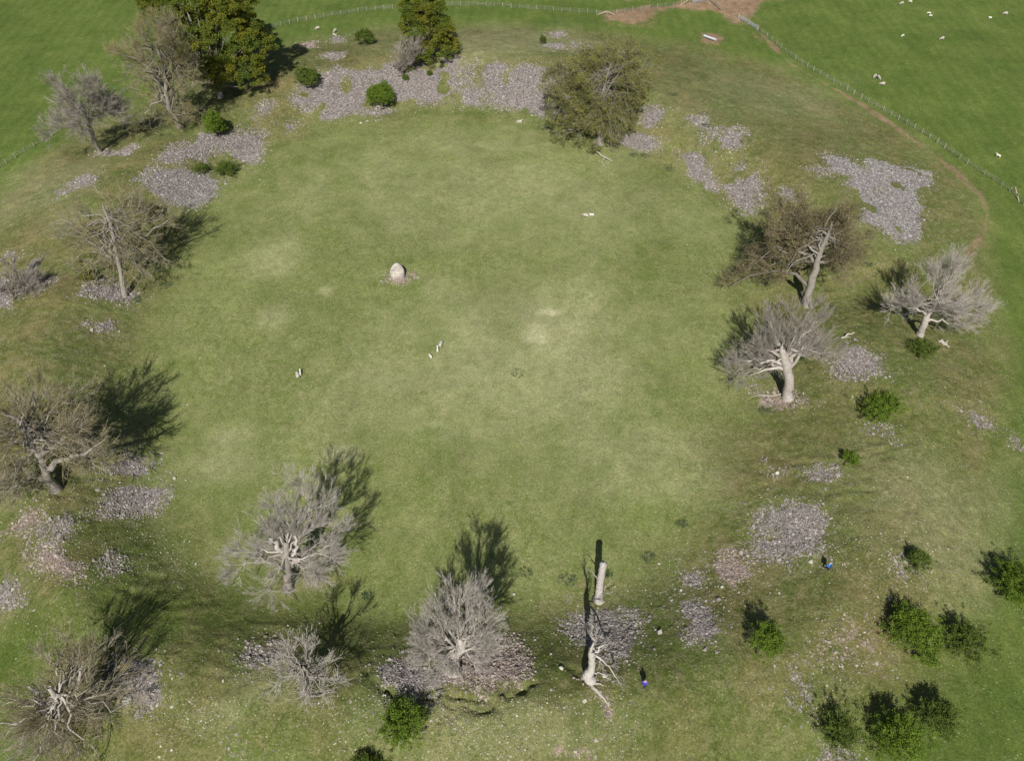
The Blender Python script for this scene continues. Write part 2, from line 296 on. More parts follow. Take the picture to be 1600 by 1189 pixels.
def ground_material():
    m, nt, b = mat('grass_ground', 0.95, 0.08); n = N(nt); L = nt.links
    big = n.noise(0.035, 4, .6); mid = n.noise(0.22, 5, .65); sm = n.noise(0.9, 5, .7); fine = n.noise(3.6, 4, .75); vf = n.noise(9.0, 3, .7)
    c = n.mix(n.map(mid, .38, .62), (.112, .150, .036), (.190, .208, .080))
    c = n.mix(n.map(big, .35, .65), c, n.mix(n.map(sm, .38, .62), (.142, .176, .050), (.215, .224, .098)))
    fld = n.mix(n.map(n.noise(.12, 5, .65), .3, .7), (.066, .108, .020), (.108, .142, .034))
    c = n.mix(n.attr('field'), c, fld)
    bank = n.mix(n.map(mid, .40, .60), (.084, .104, .025), (.162, .148, .058))
    bank = n.mix(n.map(n.noise(.09, 4, .7), .45, .62), bank, (.104, .134, .035))
    bank = n.mix(n.map(sm, .45, .72), bank, (.195, .182, .094))
    c = n.mix(n.attr('bank'), c, bank)
    c = n.mix(n.math('MULTIPLY', n.attr('rust'), n.map(n.noise(.8, 5, .7), .36, .62)), c, n.mix(mid, (.155, .105, .045), (.21, .16, .085)))
    c = n.mix(n.math('MULTIPLY', n.attr('dry_glow'), n.map(n.noise(.55, 6, .7), .15, .55)), c, (.41, .40, .235))  # pale tone for dry grass and the painted centre glow
    c = n.mix(n.math('MULTIPLY', n.attr('lush_shade'), n.map(n.noise(.4, 5, .7), .2, .55)), c, n.mix(sm, (.045, .085, .012), (.085, .115, .022)))  # dark green for lush grass and painted slope shade
    dm = n.math('ADD', n.attr('dirt'), n.map(n.noise(.55, 6, .8), .3, .7, -.42, .36))
    c = n.mix(n.map(dm, .32, .95, 0., .88), c, n.mix(n.map(n.noise(.5, 5, .7), .35, .65), (.215, .13, .09), (.31, .20, .145)))
    stm = n.math('ADD', n.attr('stone'), n.map(n.noise(.9, 7, .85), .3, .7, -.5, .42))
    vc = n.vor(4.5, 'Color'); sep = nt.nodes.new('ShaderNodeSeparateColor'); L.new(vc, sep.inputs[0])
    st = n.mix(sep.outputs[0], (.075, .065, .062), (.29, .265, .255))
    st = n.mix(n.attr('pink'), st, n.mix(sep.outputs[1], (.21, .145, .125), (.38, .30, .265)))
    c = n.mix(n.map(stm, .36, .66), c, st)
    sw = n.math('MULTIPLY', n.map(n.noise(1.7, 7, .85, dist=.5), .52, .66), n.map(n.attr('field'), 0., 1., .50, .22)); c = n.mix(n.math('MULTIPLY', sw, n.map(stm, .3, .5, 1., 0.)), c, (.27, .235, .125))
    gm = n.math('MULTIPLY', n.map(n.noise(1.1, 7, .85, dist=.8), .53, .68), n.map(stm, .3, .5, .55, 0.)); c = n.mix(gm, c, (.075, .115, .022))
    # straw and daisy flecks
    fl = n.vor(2.2, 'Distance'); fm = n.math('MULTIPLY', n.map(fl, .11, .19, 1., 0.), n.map(n.noise(.3, 4, .7), .38, .62))
    c = n.mix(n.math('MULTIPLY', fm, .75), c, (.42, .40, .26))
    k = n.math('MULTIPLY', n.map(fine, .3, .7, .70, 1.30), n.map(vf, .3, .7, .78, 1.22))
    k = n.math('MULTIPLY', k, n.map(n.noise(.5, 6, .8, dist=1.2), .3, .7, .80, 1.20))
    k = n.math('MULTIPLY', k, n.map(n.noise(.06, 5, .7, dist=.8), .35, .65, .90, 1.10))
    wv = nt.nodes.new('ShaderNodeTexWave'); wv.inputs['Scale'].default_value = .11; wv.inputs['Distortion'].default_value = 5; wv.inputs['Detail'].default_value = 3; L.new(n.tc.outputs['Object'], wv.inputs['Vector'])
    k = n.math('MULTIPLY', k, n.map(n.math('MULTIPLY', wv.outputs['Fac'], n.attr('field')), 0., 1., 1.0, 1.10))
    dg = n.math('MULTIPLY', n.map(n.vor(.9), .05, .09, 1., 0.), n.map(n.noise(.15, 3, .6), .5, .6)); k = n.math('MULTIPLY', k, n.map(dg, 0., 1., 1., .62))
    cb = nt.nodes.new('ShaderNodeCombineColor'); [L.new(k, cb.inputs[i]) for i in range(3)]
    c = n.mix(1.0, c, cb.outputs[0], 'MULTIPLY')
    L.new(c, b.inputs['Base Color'])
    bh = n.math('MULTIPLY', n.noise(2.1, 4, .75, dist=.6), n.map(n.attr('bank'), 0., 1., .5, 2.6)); n.bump(n.math('ADD', n.math('ADD', fine, n.math('MULTIPLY', vf, .5)), bh), .16, .6, b)
    return m
def tone_material(name, c0, c1, rough=.9, trans=0., hue=None, noise=None, spec=.2, bump=0):
    m, nt, b = mat(name, rough, spec); n = N(nt)
    c = n.mix(n.attr('tone'), c0, c1)
    if hue: c = n.mix(n.map(n.noise(*hue[1:]), .38, .62), c, hue[0])
    if noise: 
        k = n.map(n.noise(noise, 4, .7), .25, .75, .65, 1.3); cb = nt.nodes.new('ShaderNodeCombineColor'); [nt.links.new(k, cb.inputs[i]) for i in range(3)]
        c = n.mix(1., c, cb.outputs[0], 'MULTIPLY')
    nt.links.new(c, b.inputs['Base Color'])
    if bump: n.bump(n.noise(noise or 4, 5, .7), bump, .8, b)
    if trans:
        t = nt.nodes.new('ShaderNodeBsdfTranslucent'); mx = nt.nodes.new('ShaderNodeMixShader'); mx.inputs[0].default_value = trans
        nt.links.new(c, t.inputs[0]); nt.links.new(b.outputs[0], mx.inputs[1]); nt.links.new(t.outputs[0], mx.inputs[2])
        nt.links.new(mx.outputs[0], nt.nodes['Material Output'].inputs[0])
    return m
M = dict(
 ground=ground_material(),
 rub0=tone_material('cobble_grey', (.145, .125, .115), (.385, .35, .33)),
 rub1=tone_material('cobble_pink', (.16, .125, .11), (.43, .37, .33)),
 rub2=tone_material('cobble_blue', (.145, .133, .13), (.375, .35, .34)),
 white=tone_material('pale_stone', (.22, .205, .165), (.56, .54, .45)),
 bark=tone_material('grey_bark', (.15, .135, .115), (.29, .265, .235), noise=2.5, bump=.05),
 pale=tone_material('pale_bark', (.235, .21, .185), (.435, .40, .365), noise=2.0, bump=.05),
 dark=tone_material('brown_bark', (.12, .10, .08), (.24, .20, .165), noise=2.5, bump=.05),
 twig=tone_material('grey_twigs', (.19, .17, .145), (.35, .315, .28)),
 twigp=tone_material('pale_twigs', (.26, .235, .205), (.46, .425, .385)),
 twigl=tone_material('lichen_twigs', (.17, .15, .11), (.33, .30, .22), hue=((.23, .20, .09), .2, 3, .6)),
 twigd=tone_material('brown_twigs', (.11, .085, .055), (.21, .17, .10)),
 hedge=tone_material('thorn_leaves', (.045, .085, .010), (.185, .27, .030), trans=.16),
 hedged=tone_material('dark_thorn_leaves', (.040, .068, .012), (.15, .20, .036), trans=.15),
 gorse=tone_material('yellow_green_leaves', (.08, .10, .012), (.22, .23, .03), trans=.3),
 yew=tone_material('olive_evergreen_leaves', (.078, .092, .010), (.275, .262, .028), trans=.18, hue=((.09, .135, .020), .22, 3, .6)),
 oakleaf=tone_material('young_oak_leaves', (.12, .13, .035), (.30, .295, .09), trans=.3),
 budleaf=tone_material('brown_bud_leaves', (.13, .115, .06), (.27, .24, .13), trans=.2),
 nettle=tone_material('nettle_leaves', (.05, .095, .035), (.10, .16, .065), trans=.25),
 fleece=tone_material('ewe_fleece', (.42, .39, .33), (.56, .52, .45), noise=9, bump=.02),
 lamb=tone_material('lamb_fleece', (.62, .60, .52), (.74, .71, .62), noise=9, bump=.01),
 post=tone_material('weathered_post', (.24, .21, .16), (.42, .38, .29), noise=6),
)
def flat(name, c, rough=.6, metal=0., noise=None):
    m, nt, b = mat(name, rough, .3); b.inputs['Metallic'].default_value = metal; n = N(nt)
    cc = n.mix(n.map(n.noise(noise or 12, 4, .7), .3, .7), tuple(x * .78 for x in c), tuple(min(1, x * 1.12) for x in c)); nt.links.new(cc, b.inputs['Base Color'])
    return m
M['steel'] = flat('galvanised_steel', (.46, .47, .49), .5, .35); M['wire'] = flat('fence_wire', (.30, .30, .29), .6, .3)
M['strut'] = flat('new_timber', (.50, .42, .28)); M['trough'] = flat('trough_metal', (.60, .64, .70), .4, .2); M['feed'] = flat('trough_shade', (.05, .05, .05))
M['blue'] = flat('bright_blue_cloth', (.03, .26, .72)); M['indigo'] = flat('violet_blue_cloth', (.10, .07, .62)); M['navy'] = flat('dark_trousers', (.03, .035, .07))
M['skin'] = flat('skin', (.55, .36, .27)); M['hair'] = flat('grey_hair', (.42, .38, .35)); M['fair'] = flat('fair_hair', (.48, .40, .24)); M['shoe'] = flat('boots', (.30, .29, .28)); M['pack'] = flat('rucksack_cloth', (.05, .06, .20)); M['eye'] = flat('eye', (.02, .02, .02))
M['wood'] = flat('dead_wood', (.38, .35, .29), .9)

# ------------------------------------------------------------------ ground sheet
def axis(lo, hi, st, far, growth=1.18):
    c = list(np.arange(lo, hi + st, st)); s = st; q = c[-1]
    while q < far: s *= growth; q += s; c.append(q)
    s = st; q = c[0]; pre = []
    while q > -far: s *= growth; q -= s; pre.append(q)
    return np.array(pre[::-1] + c)
gx = axis(-125, 125, 0.34, 3500); gy = axis(8, 95, 0.30, 3500)
gy = np.concatenate([gy[gy <= 95], 95 + np.cumsum(np.linspace(.3, .62, 290))]); s_ = .62; q_ = gy[-1]; ext = []
while q_ < 3500: s_ *= 1.18; q_ += s_; ext.append(q_)
gy = np.concatenate([gy, ext])
X, Y = np.meshgrid(gx, gy); Z = terrain(X, Y)
def ground_masks(x, y):
    a, r, ri, rc, ro = ringpos(x, y); wob = (fbm(x, y, 9, 44, 4) - .5) * 9
    bank = sstep(-7, 8, r - ri + wob * 1.3) * (1 - sstep(-7, 3, r - ro + wob))
    field = sstep(-8, 2, r - ro + wob * .6)
    st = np.zeros(x.shape); pk = np.zeros(x.shape)
    for it in RUBP:
        d = rubmask(it, x, y); v = sstep(-1.0, 1.6, d - 3.5 * sstep(.64, .72, fbm(x, y, 5.5, 33, 4)) * ((it[0].hi - it[0].lo).prod() > 700)) * (0.35 + .65 * it[2]); st = np.maximum(st, v)
        if it[3] == 1: pk = np.maximum(pk, (d > -1.5) * 1.0)
    dt = np.zeros(x.shape)
    for p in DIRT: dt = np.maximum(dt, sstep(-2.2, 2.2, p.sd(x, y) + (fbm(x, y, 6, 51, 4) - .5) * 5))
    for pts, wd, s in PATHS: dt = np.maximum(dt, s * (1 - sstep(wd * .2, wd * 2.6, line_d(pts, x, y) + (fbm(x, y, 5, 55, 4) - .5) * 2.2)) * (.75 + .35 * vnoise(x, y, 9, 57)))
    return dict(bank=bank, field=field, stone=st, pink=pk, dirt=dt, dry_glow=blobs(DRY_GLOW, x, y, 90), lush_shade=blobs(LUSH_SHADE, x, y, 95), rust=blobs(RUST, x, y, 99))
mk = ground_masks(X, Y); ny, nx = X.shape
idx = np.arange(nx * ny).reshape(ny, nx)
F = np.stack([idx[:-1, :-1], idx[:-1, 1:], idx[1:, 1:], idx[1:, :-1]], -1).reshape(-1, 4)
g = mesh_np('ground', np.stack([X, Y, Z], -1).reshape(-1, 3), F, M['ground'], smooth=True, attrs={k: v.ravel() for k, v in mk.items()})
tag(g, 'grass field ringed by a low grassy bank', kind='structure')

# ------------------------------------------------------------------ stones
CUBE = np.array([[-1,-1,-1],[1,-1,-1],[1,1,-1],[-1,1,-1],[-1,-1,1],[1,-1,1],[1,1,1],[-1,1,1]], float) * .72
CF = np.array([[0,3,2,1],[4,5,6,7],[0,1,5,4],[1,2,6,5],[2,3,7,6],[3,0,4,7]])
def stones(name, p, size, material, seed=1, flatness=.42, tone=None):
    r_ = np.random.default_rng(seed); n = len(p)
    v = CUBE[None] * (1 + r_.uniform(-.38, .38, (n, 8, 3))); v[:, 4:, :2] *= r_.uniform(.55, .95, (n, 1, 1))
    v = v * (size[:, None, None] * np.stack([r_.uniform(.7, 1.3, n), r_.uniform(.7, 1.2, n), r_.uniform(.7, 1.2, n) * flatness], -1)[:, None, :])
    a = r_.uniform(0, 6.28, n); tl = r_.uniform(-.5, .5, n)
    y2 = v[..., 1] * np.cos(tl)[:, None] - v[..., 2] * np.sin(tl)[:, None]; z2 = v[..., 1] * np.sin(tl)[:, None] + v[..., 2] * np.cos(tl)[:, None]
    x2 = v[..., 0] * np.cos(a)[:, None] - y2 * np.sin(a)[:, None]; y3 = v[..., 0] * np.sin(a)[:, None] + y2 * np.cos(a)[:, None]
    v = np.stack([x2, y3, z2], -1) + p[:, None, :]
    f = (CF[None] + (np.arange(n) * 8)[:, None, None]).reshape(-1, 4)
    tn = np.repeat(r_.random(n) ** 1.4 if tone is None else tone, 8)
    return mesh_np(name, v.reshape(-1, 3), f, material, tone=tn)
for i, it in enumerate(RUBP):
    P, hs, dn, col, lab = it; r_ = np.random.default_rng(100 + i)
    lo, hi = P.p.min(0) - 2.2, P.p.max(0) + 2.2; area = (hi - lo).prod(); dist = math.hypot(lo[0], lo[1])
    per = (52 if dist < 95 else 40) * dn; n = int(area * per * 1.0)
    x = r_.uniform(lo[0], hi[0], n); y = r_.uniform(lo[1], hi[1], n); d = rubmask(it, x, y)
    keep = d + (fbm(x, y, 3.4, 7, 5) - .5) * 6.0 * (1.35 - dn * .6) + r_.exponential(.9, n) * (r_.random(n) < .25) + r_.uniform(-.5, .3, n) - 9 * sstep(.64, .72, fbm(x, y, 5.5, 33, 4)) * (area > 520) > -.30
    x, y = x[keep], y[keep]; sz = r_.lognormal(math.log(.080 if dist < 95 else .092), .45, len(x)).clip(.05, .36)
    if lab.startswith('ring of'): sz = sz * .9
    z = terrain(x, y) + sz * .15
    if len(x) < 3: continue
    o = stones('cobble_patch', np.stack([x, y, z], -1), sz, M['rub%d' % col], 300 + i)
    tag(o, lab, 'rubble', 'patches of bare cobbles on the bank', 'stuff')
# small pale stones strewn over the whole bank
n = 110000; r_ = np.random.default_rng(5); px = r_.uniform(-20, 1620, n); py = r_.uniform(40, 1200, n) ** 1.0
p = ground(px, py); a, r, ri, rc, ro = ringpos(p[:, 0], p[:, 1])
on = sstep(-2, 4, r - ri) * (1 - sstep(-9, 0, r - ro))
dens = on * sstep(.42, .74, fbm(p[:, 0], p[:, 1], 9, 23, 4)) * (.22 + .85 * sstep(450, 900, py)) * np.where((px > 200) & (px < 1100) & (py > 930) & (py < 1085), .2, 1) * np.where((py > 1100) | (px > 1350), 1.6, 1) + .006
k = r_.random(n) < dens * .85; p = p[k]
sz = r_.lognormal(math.log(.043), .5, len(p)).clip(.025, .26); p[:, 2] += sz * .1
tag(stones('scattered_stones', p, sz, M['white'], 6), 'small pale stones strewn through the grass of the bank', 'stones', kind='stuff')

# short coarse grass tussocks on the bank: small blade fans
n = 120000; r_ = np.random.default_rng(15); px = r_.uniform(-20, 1620, n); py = r_.uniform(60, 1200, n)
p = ground(px, py); a, r, ri, rc, ro = ringpos(p[:, 0], p[:, 1])
k = r_.random(n) < sstep(-2, 4, r - ri) * (1 - sstep(-7, 2, r - ro)) * sstep(.35, .6, fbm(p[:, 0], p[:, 1], 6, 27, 4)); p = p[k]; n = len(p)
ang = r_.uniform(0, 3.14, n); wd = r_.uniform(.05, .16, n); hh = r_.uniform(.02, .07, n); ln = r_.uniform(-.1, .1, (n, 2))
e = np.stack([np.cos(ang), np.sin(ang)], -1) * wd[:, None]
v = np.zeros((n, 4, 3)); v[:, 0] = p; v[:, 0, :2] -= e; v[:, 1] = p; v[:, 1, :2] += e; v[:, 2] = p; v[:, 2, :2] += e * .6 + ln; v[:, 2, 2] += hh; v[:, 3] = p; v[:, 3, :2] -= e * .6 - ln; v[:, 3, 2] += hh * .8
M['tuft'] = tone_material('grass_tufts', (.10, .12, .03), (.26, .25, .11), trans=.3)
tag(mesh_np('grass_tufts', v.reshape(-1, 3), np.arange(n * 4).reshape(-1, 4), M['tuft'], tone=np.repeat(r_.random(n), 4)), 'coarse grass tufts growing over the bank', 'grass', kind='stuff')

# ------------------------------------------------------------------ branch and leaf builders
def tubes(groups):
    V, Fc, T = [], [], []; off = 0
    for pts, rad, sides in groups:
        n_, k_, _ = pts.shape
        if n_ == 0: continue
        tg = np.empty_like(pts); tg[:, 1:-1] = pts[:, 2:] - pts[:, :-2]; tg[:, 0] = pts[:, 1] - pts[:, 0]; tg[:, -1] = pts[:, -1] - pts[:, -2]; tg = nrm(tg)
        ref = nrm(np.cross(tg[:, k_ // 2], nrm(rng.normal(size=(n_, 3)))))[:, None, :]
        u = nrm(np.cross(tg, ref)); w_ = np.cross(tg, u); th = np.arange(sides) / sides * 2 * np.pi
        ringv = pts[:, :, None, :] + rad[:, :, None, None] * (u[:, :, None, :] * np.cos(th)[None, None, :, None] + w_[:, :, None, :] * np.sin(th)[None, None, :, None])
        V.append(ringv.reshape(-1, 3)); T.append(np.repeat(rng.random(n_), k_ * sides))
        base = (np.arange(n_) * k_ * sides)[:, None, None] + (np.arange(k_ - 1) * sides)[None, :, None] + np.arange(sides)[None, None, :]
        nxt = (np.arange(n_) * k_ * sides)[:, None, None] + (np.arange(k_ - 1) * sides)[None, :, None] + ((np.arange(sides) + 1) % sides)[None, None, :]
        Fc.append((np.stack([base, nxt, nxt + sides, base + sides], -1).reshape(-1, 4)) + off); off += n_ * k_ * sides
    return np.concatenate(V), np.concatenate(Fc), np.concatenate(T)
def grow(start, dirs, length, r0, r1, K, wig, trop, r_, lobes=None):
    """polylines (N,K,3): start from points along directions, bending by trop (N,3) and noise"""
    n_ = len(start); pts = np.zeros((n_, K, 3)); pts[:, 0] = start; d = nrm(dirs); st = (length / (K - 1))[:, None]
    for k_ in range(1, K):
        d = nrm(d + trop + r_.normal(size=(n_, 3)) * wig); pts[:, k_] = pts[:, k_ - 1] + d * st
    if lobes is not None:
        q = lobe_norm(pts[:, -1], lobes); s = np.where(q > 1, np.clip(1.15 / q, .3, 1), 1.)[:, None, None]; pts = pts[:, :1] + (pts - pts[:, :1]) * s
    t = np.linspace(0, 1, K)[None]; return pts, r0[:, None] * (1 - t) + r1[:, None] * t
def lobe_norm(p, lobes):
    q = np.full(len(p), 1e9)
    for c, r3 in lobes: q = np.minimum(q, np.linalg.norm((p - c) / r3, axis=1))
    return q
def children(pts, rad, nper, t0, t1, angle, r_, out=None, outw=.0):
    n_, K, _ = pts.shape; N_ = n_ * nper; i = np.repeat(np.arange(n_), nper); t = r_.uniform(t0, t1, N_) * (K - 1)
    k_ = np.minimum(t.astype(int), K - 2); f = (t - k_)[:, None]; p = pts[i, k_] * (1 - f) + pts[i, k_ + 1] * f
    tg = nrm(pts[i, k_ + 1] - pts[i, k_]); side = nrm(np.cross(tg, nrm(r_.normal(size=(N_, 3))))); an = (angle * r_.uniform(.55, 1.3, N_))[:, None]
    d = tg * np.cos(an) + side * np.sin(an)
    if out is not None: d = nrm(d + nrm(p - out) * outw)
    rr = rad[i, k_] * (1 - f[:, 0]) + rad[i, k_ + 1] * f[:, 0]; return p, d, rr, i
def leaf_quads(c, size, r_, up=.4):
    n_ = len(c); nn = nrm(r_.normal(size=(n_, 3)) + np.array([0, 0, up])); u = nrm(np.cross(nn, nrm(r_.normal(size=(n_, 3))))); w_ = np.cross(nn, u)
    s = size[:, None]; v = np.stack([c - u * s * .5, c - w_ * s * .32 + nn * s * .1, c + u * s * .5, c + w_ * s * .32 + nn * s * .1], 1)
    return v.reshape(-1, 3), np.arange(n_ * 4).reshape(-1, 4)
def P3(b, px, py, h): return at_z(px, py, b[2] + h)
def bez(a, m_, b_, K):
    t = np.linspace(0, 1, K)[:, None]; return a * (1 - t) ** 2 + 2 * m_ * t * (1 - t) + b_ * t * t
def resample(pts, K):
    p = np.array(pts); d = np.r_[0, np.cumsum(np.linalg.norm(np.diff(p, axis=0), axis=1))]; t = np.linspace(0, d[-1], K); return np.stack([np.interp(t, d, p[:, i]) for i in range(p.shape[1])], -1)

def tree(name, label, base, trunk, lobes, seed, limbs=(), nl=7, n2=7, n3=7, n4=6, size=1., bark='bark', twigs='twig', tw=.02, angle=.7, droop=0., up=.10,
         leaf=None, leaf_n=0, leaf_s=.2, cat='bare tree', group=None, straight=.15, burst=0, wild=.1, limb_t=(.55, 1.)):
    r_ = np.random.default_rng(seed); b = G(*base); b[2] -= .25
    root = empty(name, b, label, cat, group)
    tp = [b] + [P3(b, x, y, h + .25) for (x, y, h, r) in trunk[1:]]; tr = [q[3] for q in trunk]
    T = resample([np.r_[p_, rr] for p_, rr in zip(tp, tr)], 12); Tp, Tr = T[:, :3], T[:, 3] * .8
    Tp[1:-1] += r_.normal(size=(10, 3)) * Tr[1:-1, None] * .22; Tr = Tr * r_.uniform(.85, 1.15, 12)
    L = [(P3(b, x, y, h), np.array([rx, ry, rz])) for (x, y, h, rx, ry, rz) in lobes]
    big = [(Tp[None], (Tr * np.r_[1.25, 1.08, np.ones(10)])[None], 9)]
    lp, lr = [], []
    for lm in limbs:                                                   # limbs traced from the photo: (px, py, height, radius)
        q = resample([np.r_[P3(b, x, y, h), rr] for (x, y, h, rr) in lm], 9); q[1:, :3] += r_.normal(size=(8, 3)) * (.08 + q[1:, 3:4] * .35); lp.append(q[:, :3]); lr.append(q[:, 3] * .85)
    for c, r3 in L:
        for k_ in range(nl):
            u = nrm(r_.normal(size=3) + np.array([0, 0, .25])); tgt = c + u * r3 * r_.uniform(.45, .8)
            t = r_.uniform(*limb_t) * 11; i0 = min(int(t), 10); st = Tp[i0] * (1 - (t - i0)) + Tp[i0 + 1] * (t - i0); r0 = np.interp(t, np.arange(12), Tr) * r_.uniform(.25, .5)
            md = (st + tgt) / 2 + nrm(r_.normal(size=3)) * np.linalg.norm(tgt - st) * .13 + np.array([0, 0, 1]) * np.linalg.norm(tgt - st) * (.16 - droop)
            q = bez(st, md, tgt, 9); q[1:] += r_.normal(size=(8, 3)) * np.linalg.norm(tgt - st) * .024 * (1 + wild * 4); lp.append(q); lr.append(np.linspace(r0, max(.03, r0 * .15), 9))
    lp, lr = np.array(lp), np.array(lr); big.append((lp, lr, 6))
    cen = Tp[-3]; sizes = np.mean([r3.mean() for _, r3 in L]); up3 = np.array([0, 0, up - droop])
    p, d, rr, i = children(lp, lr, n2, .3, 1., angle, r_, cen, .35); n_ = len(p)
    p2, r2 = grow(p, d, sizes * r_.uniform(.30, .55, n_), np.minimum(rr * .5, .038), np.full(n_, .009), 6, straight, up3, r_, L); big.append((p2, r2, 4))
    if burst:                                                          # pollard heads: sheaves of straight shoots
        e = lp[:, -1]; ed = nrm(lp[:, -1] - lp[:, -3]); i = np.repeat(np.arange(len(e)), burst); dd = nrm(ed[i] * .6 + nrm(r_.normal(size=(len(i), 3))) * .8 + np.array([0, 0, .35]))
        pb, rb = grow(e[i] + r_.normal(size=(len(i), 3)) * .15, dd, sizes * r_.uniform(.4, .95, len(i)), np.full(len(i), .024), np.full(len(i), .008), 6, straight * .7, up3, r_, L); big.append((pb, rb, 4)); p2 = np.concatenate([p2, pb]); r2 = np.concatenate([r2, rb])
    v, f, tn = tubes(big[:2] if True else big); o = mesh_np('trunk', v - b, f, M[bark], root, smooth=True, tone=tn)
    fine = big[2:]
    p, d, rr, i = children(p2, r2, n3, .2, 1., angle * .85, r_, cen, .25); n_ = len(p)
    p3, r3_ = grow(p, d, sizes * r_.uniform(.16, .36, n_), np.full(n_, tw), np.full(n_, tw * .6), 5, straight, up3, r_, L); fine.append((p3, r3_, 3))
    p, d, rr, i = children(p3, r3_, n4, .15, 1., angle * .8, r_, cen, .2); n_ = len(p)
    p4, r4 = grow(p, d, sizes * r_.uniform(.08, .18, n_), np.full(n_, tw * .62), np.full(n_, tw * .4), 3, straight, up3, r_, L); fine.append((p4, r4, 3))
    v, f, tn = tubes(fine); crown = mesh_np('crown', v - b, f, M[twigs], root, tone=tn)
    if leaf:
        i = r_.integers(0, len(p4), leaf_n); c = p4[i, 2] + r_.normal(size=(leaf_n, 3)) * .22
        v, f = leaf_quads(c - b, r_.uniform(.6, 1.3, leaf_n) * leaf_s, r_)
        mesh_np('foliage', v, f, M[leaf], root, tone=np.repeat(np.clip(.5 + .5 * (vnoise(c[:, 0] + c[:, 2], c[:, 1], 1.6, seed) - .5) * 2 + r_.normal(size=leaf_n) * .15, 0, 1), 4))
    return root

def leafy(name, label, base, h0, lobes, seed, leaf, nclump, per, cs, ls, cat, group=None, trunk_r=.12, bark='dark', up=.4, spiky=0., stems=10, hues=None):
    """evergreen or thorn bush: stems reaching into clumps of small leaves on the lobes; lobes = (dx, dy, z, rx, ry, rz) metres from base"""
    r_ = np.random.default_rng(seed); b = np.array(G(*base)) if isinstance(base, tuple) else np.array(base); b[2] -= .1
    root = empty(name, b, label, cat, group)
    cc = []
    wts = np.array([l[3] * l[4] * l[5] for l in lobes]) ** (2 / 3.); wts /= wts.sum()
    for (dx, dy, z, rx, ry, rz), wt in zip(lobes, wts):
        n_ = max(6, int(nclump * wt)); u = nrm(r_.normal(size=(n_, 3))); u[:, 2] = np.where(u[:, 2] < -.35, -u[:, 2] * .6, u[:, 2])
        rr = r_.uniform(.55, 1.0, n_) ** .7 * (1 + spiky * np.maximum(0, r_.normal(size=n_)) * .5)
        c = np.array([dx, dy, z]) + u * rr[:, None] * np.array([rx, ry, rz]); cc.append(c)
    cc = np.concatenate(cc); cc = cc[cc[:, 2] > .15]
    n_ = len(cc); i = np.repeat(np.arange(n_), per); off = nrm(r_.normal(size=(len(i), 3))) * (r_.random(len(i)) ** .45)[:, None] * (cs * r_.uniform(.6, 1.35, n_))[i][:, None] * np.array([1, 1, .7])
    if spiky: off = off + nrm(cc - np.array([0, 0, .5]))[i] * (r_.random(len(i)) ** 2)[:, None] * cs * spiky * 1.8
    c = cc[i] + off; ctone = r_.random(n_)
    v, f = leaf_quads(c, r_.uniform(.6, 1.3, len(i)) * ls, r_, up)
    tn = np.clip(.25 + .5 * ctone[i] + r_.normal(size=len(i)) * .14, 0, 1)
    mesh_np('foliage', v, f, M[leaf], root, tone=np.repeat(tn, 4))
    # stems
    zmax = max(l[2] + l[5] for l in lobes); lp = []; lr = []
    if h0 > 0:
        q = resample([[0, 0, 0, trunk_r * 1.4], [0, 0, h0 * .5, trunk_r], [lobes[0][0] * .6, lobes[0][1] * .6, h0, trunk_r * .8], [lobes[0][0], lobes[0][1], zmax * .85, .05]], 9); lp.append(q[:, :3]); lr.append(q[:, 3])
    pick = r_.choice(n_, min(n_, stems * 6), replace=False)
    for k_ in pick:
        t = cc[k_]; s0 = np.array([0, 0, r_.uniform(.1, 1) * h0]) if h0 > 0 else np.array([r_.uniform(-.2, .2), r_.uniform(-.2, .2), 0])
        lp.append(bez(s0, (s0 + t) / 2 + np.array([0, 0, .3]), t, 9)); lr.append(np.linspace(trunk_r * .45, .02, 9))
    v, f, tn = tubes([(np.array(lp), np.array(lr), 5)])
    mesh_np('trunk' if h0 > 0 else 'stems', v, f, M[bark], root, smooth=True, tone=tn)
    return root

M['bleached'] = tone_material('bleached_wood', (.40, .37, .34), (.58, .55, .51), noise=4.0, bump=.12)
# ------------------------------------------------------------------ the bare trees
tree('bare_tree', 'pale bare tree with forked trunk at the far left, near the post fence', (157, 238), [(152,240,0,.55), (143,212,4.5,.45), (134,182,9,.36), (126,158,12.5,.28)],
     [(130,155,13,6.4,6,5), (115,200,7.5,5,5,3.6), (165,175,9,4.4,4.4,3.4)], 11, limbs=[[(146,212,4.5,.3),(142,190,8,.24),(146,172,10.5,.18),(158,168,11.5,.1)]], nl=8, n2=8, n3=7, n4=7, bark='pale', twigs='twig', tw=.02, burst=9)
tree('bare_tree', 'tall bare tree with long leaning trunk in front of the big evergreens', (283, 200), [(283,200,0,.7), (262,165,6,.6), (258,120,12,.45), (250,85,17.5,.36), (243,68,20,.25)],
     [(240,62,21,5,5,3.5), (205,90,16,3.2,4,4), (285,85,16,4.6,4,5), (225,130,10,5,5,4), (300,120,12,3.8,4,4), (258,185,4,8,6,3), (255,50,23,4,4,3)], 12,
     limbs=[[(262,150,8,.4),(248,120,12,.3),(215,95,16,.18),(190,85,18,.08)], [(250,85,17.5,.3),(236,74,19.5,.2),(215,72,21,.1)]], nl=7, n2=8, n3=6, n4=5, bark='bark', twigs='twigl', tw=.022, burst=5, limb_t=(.1, 1.))
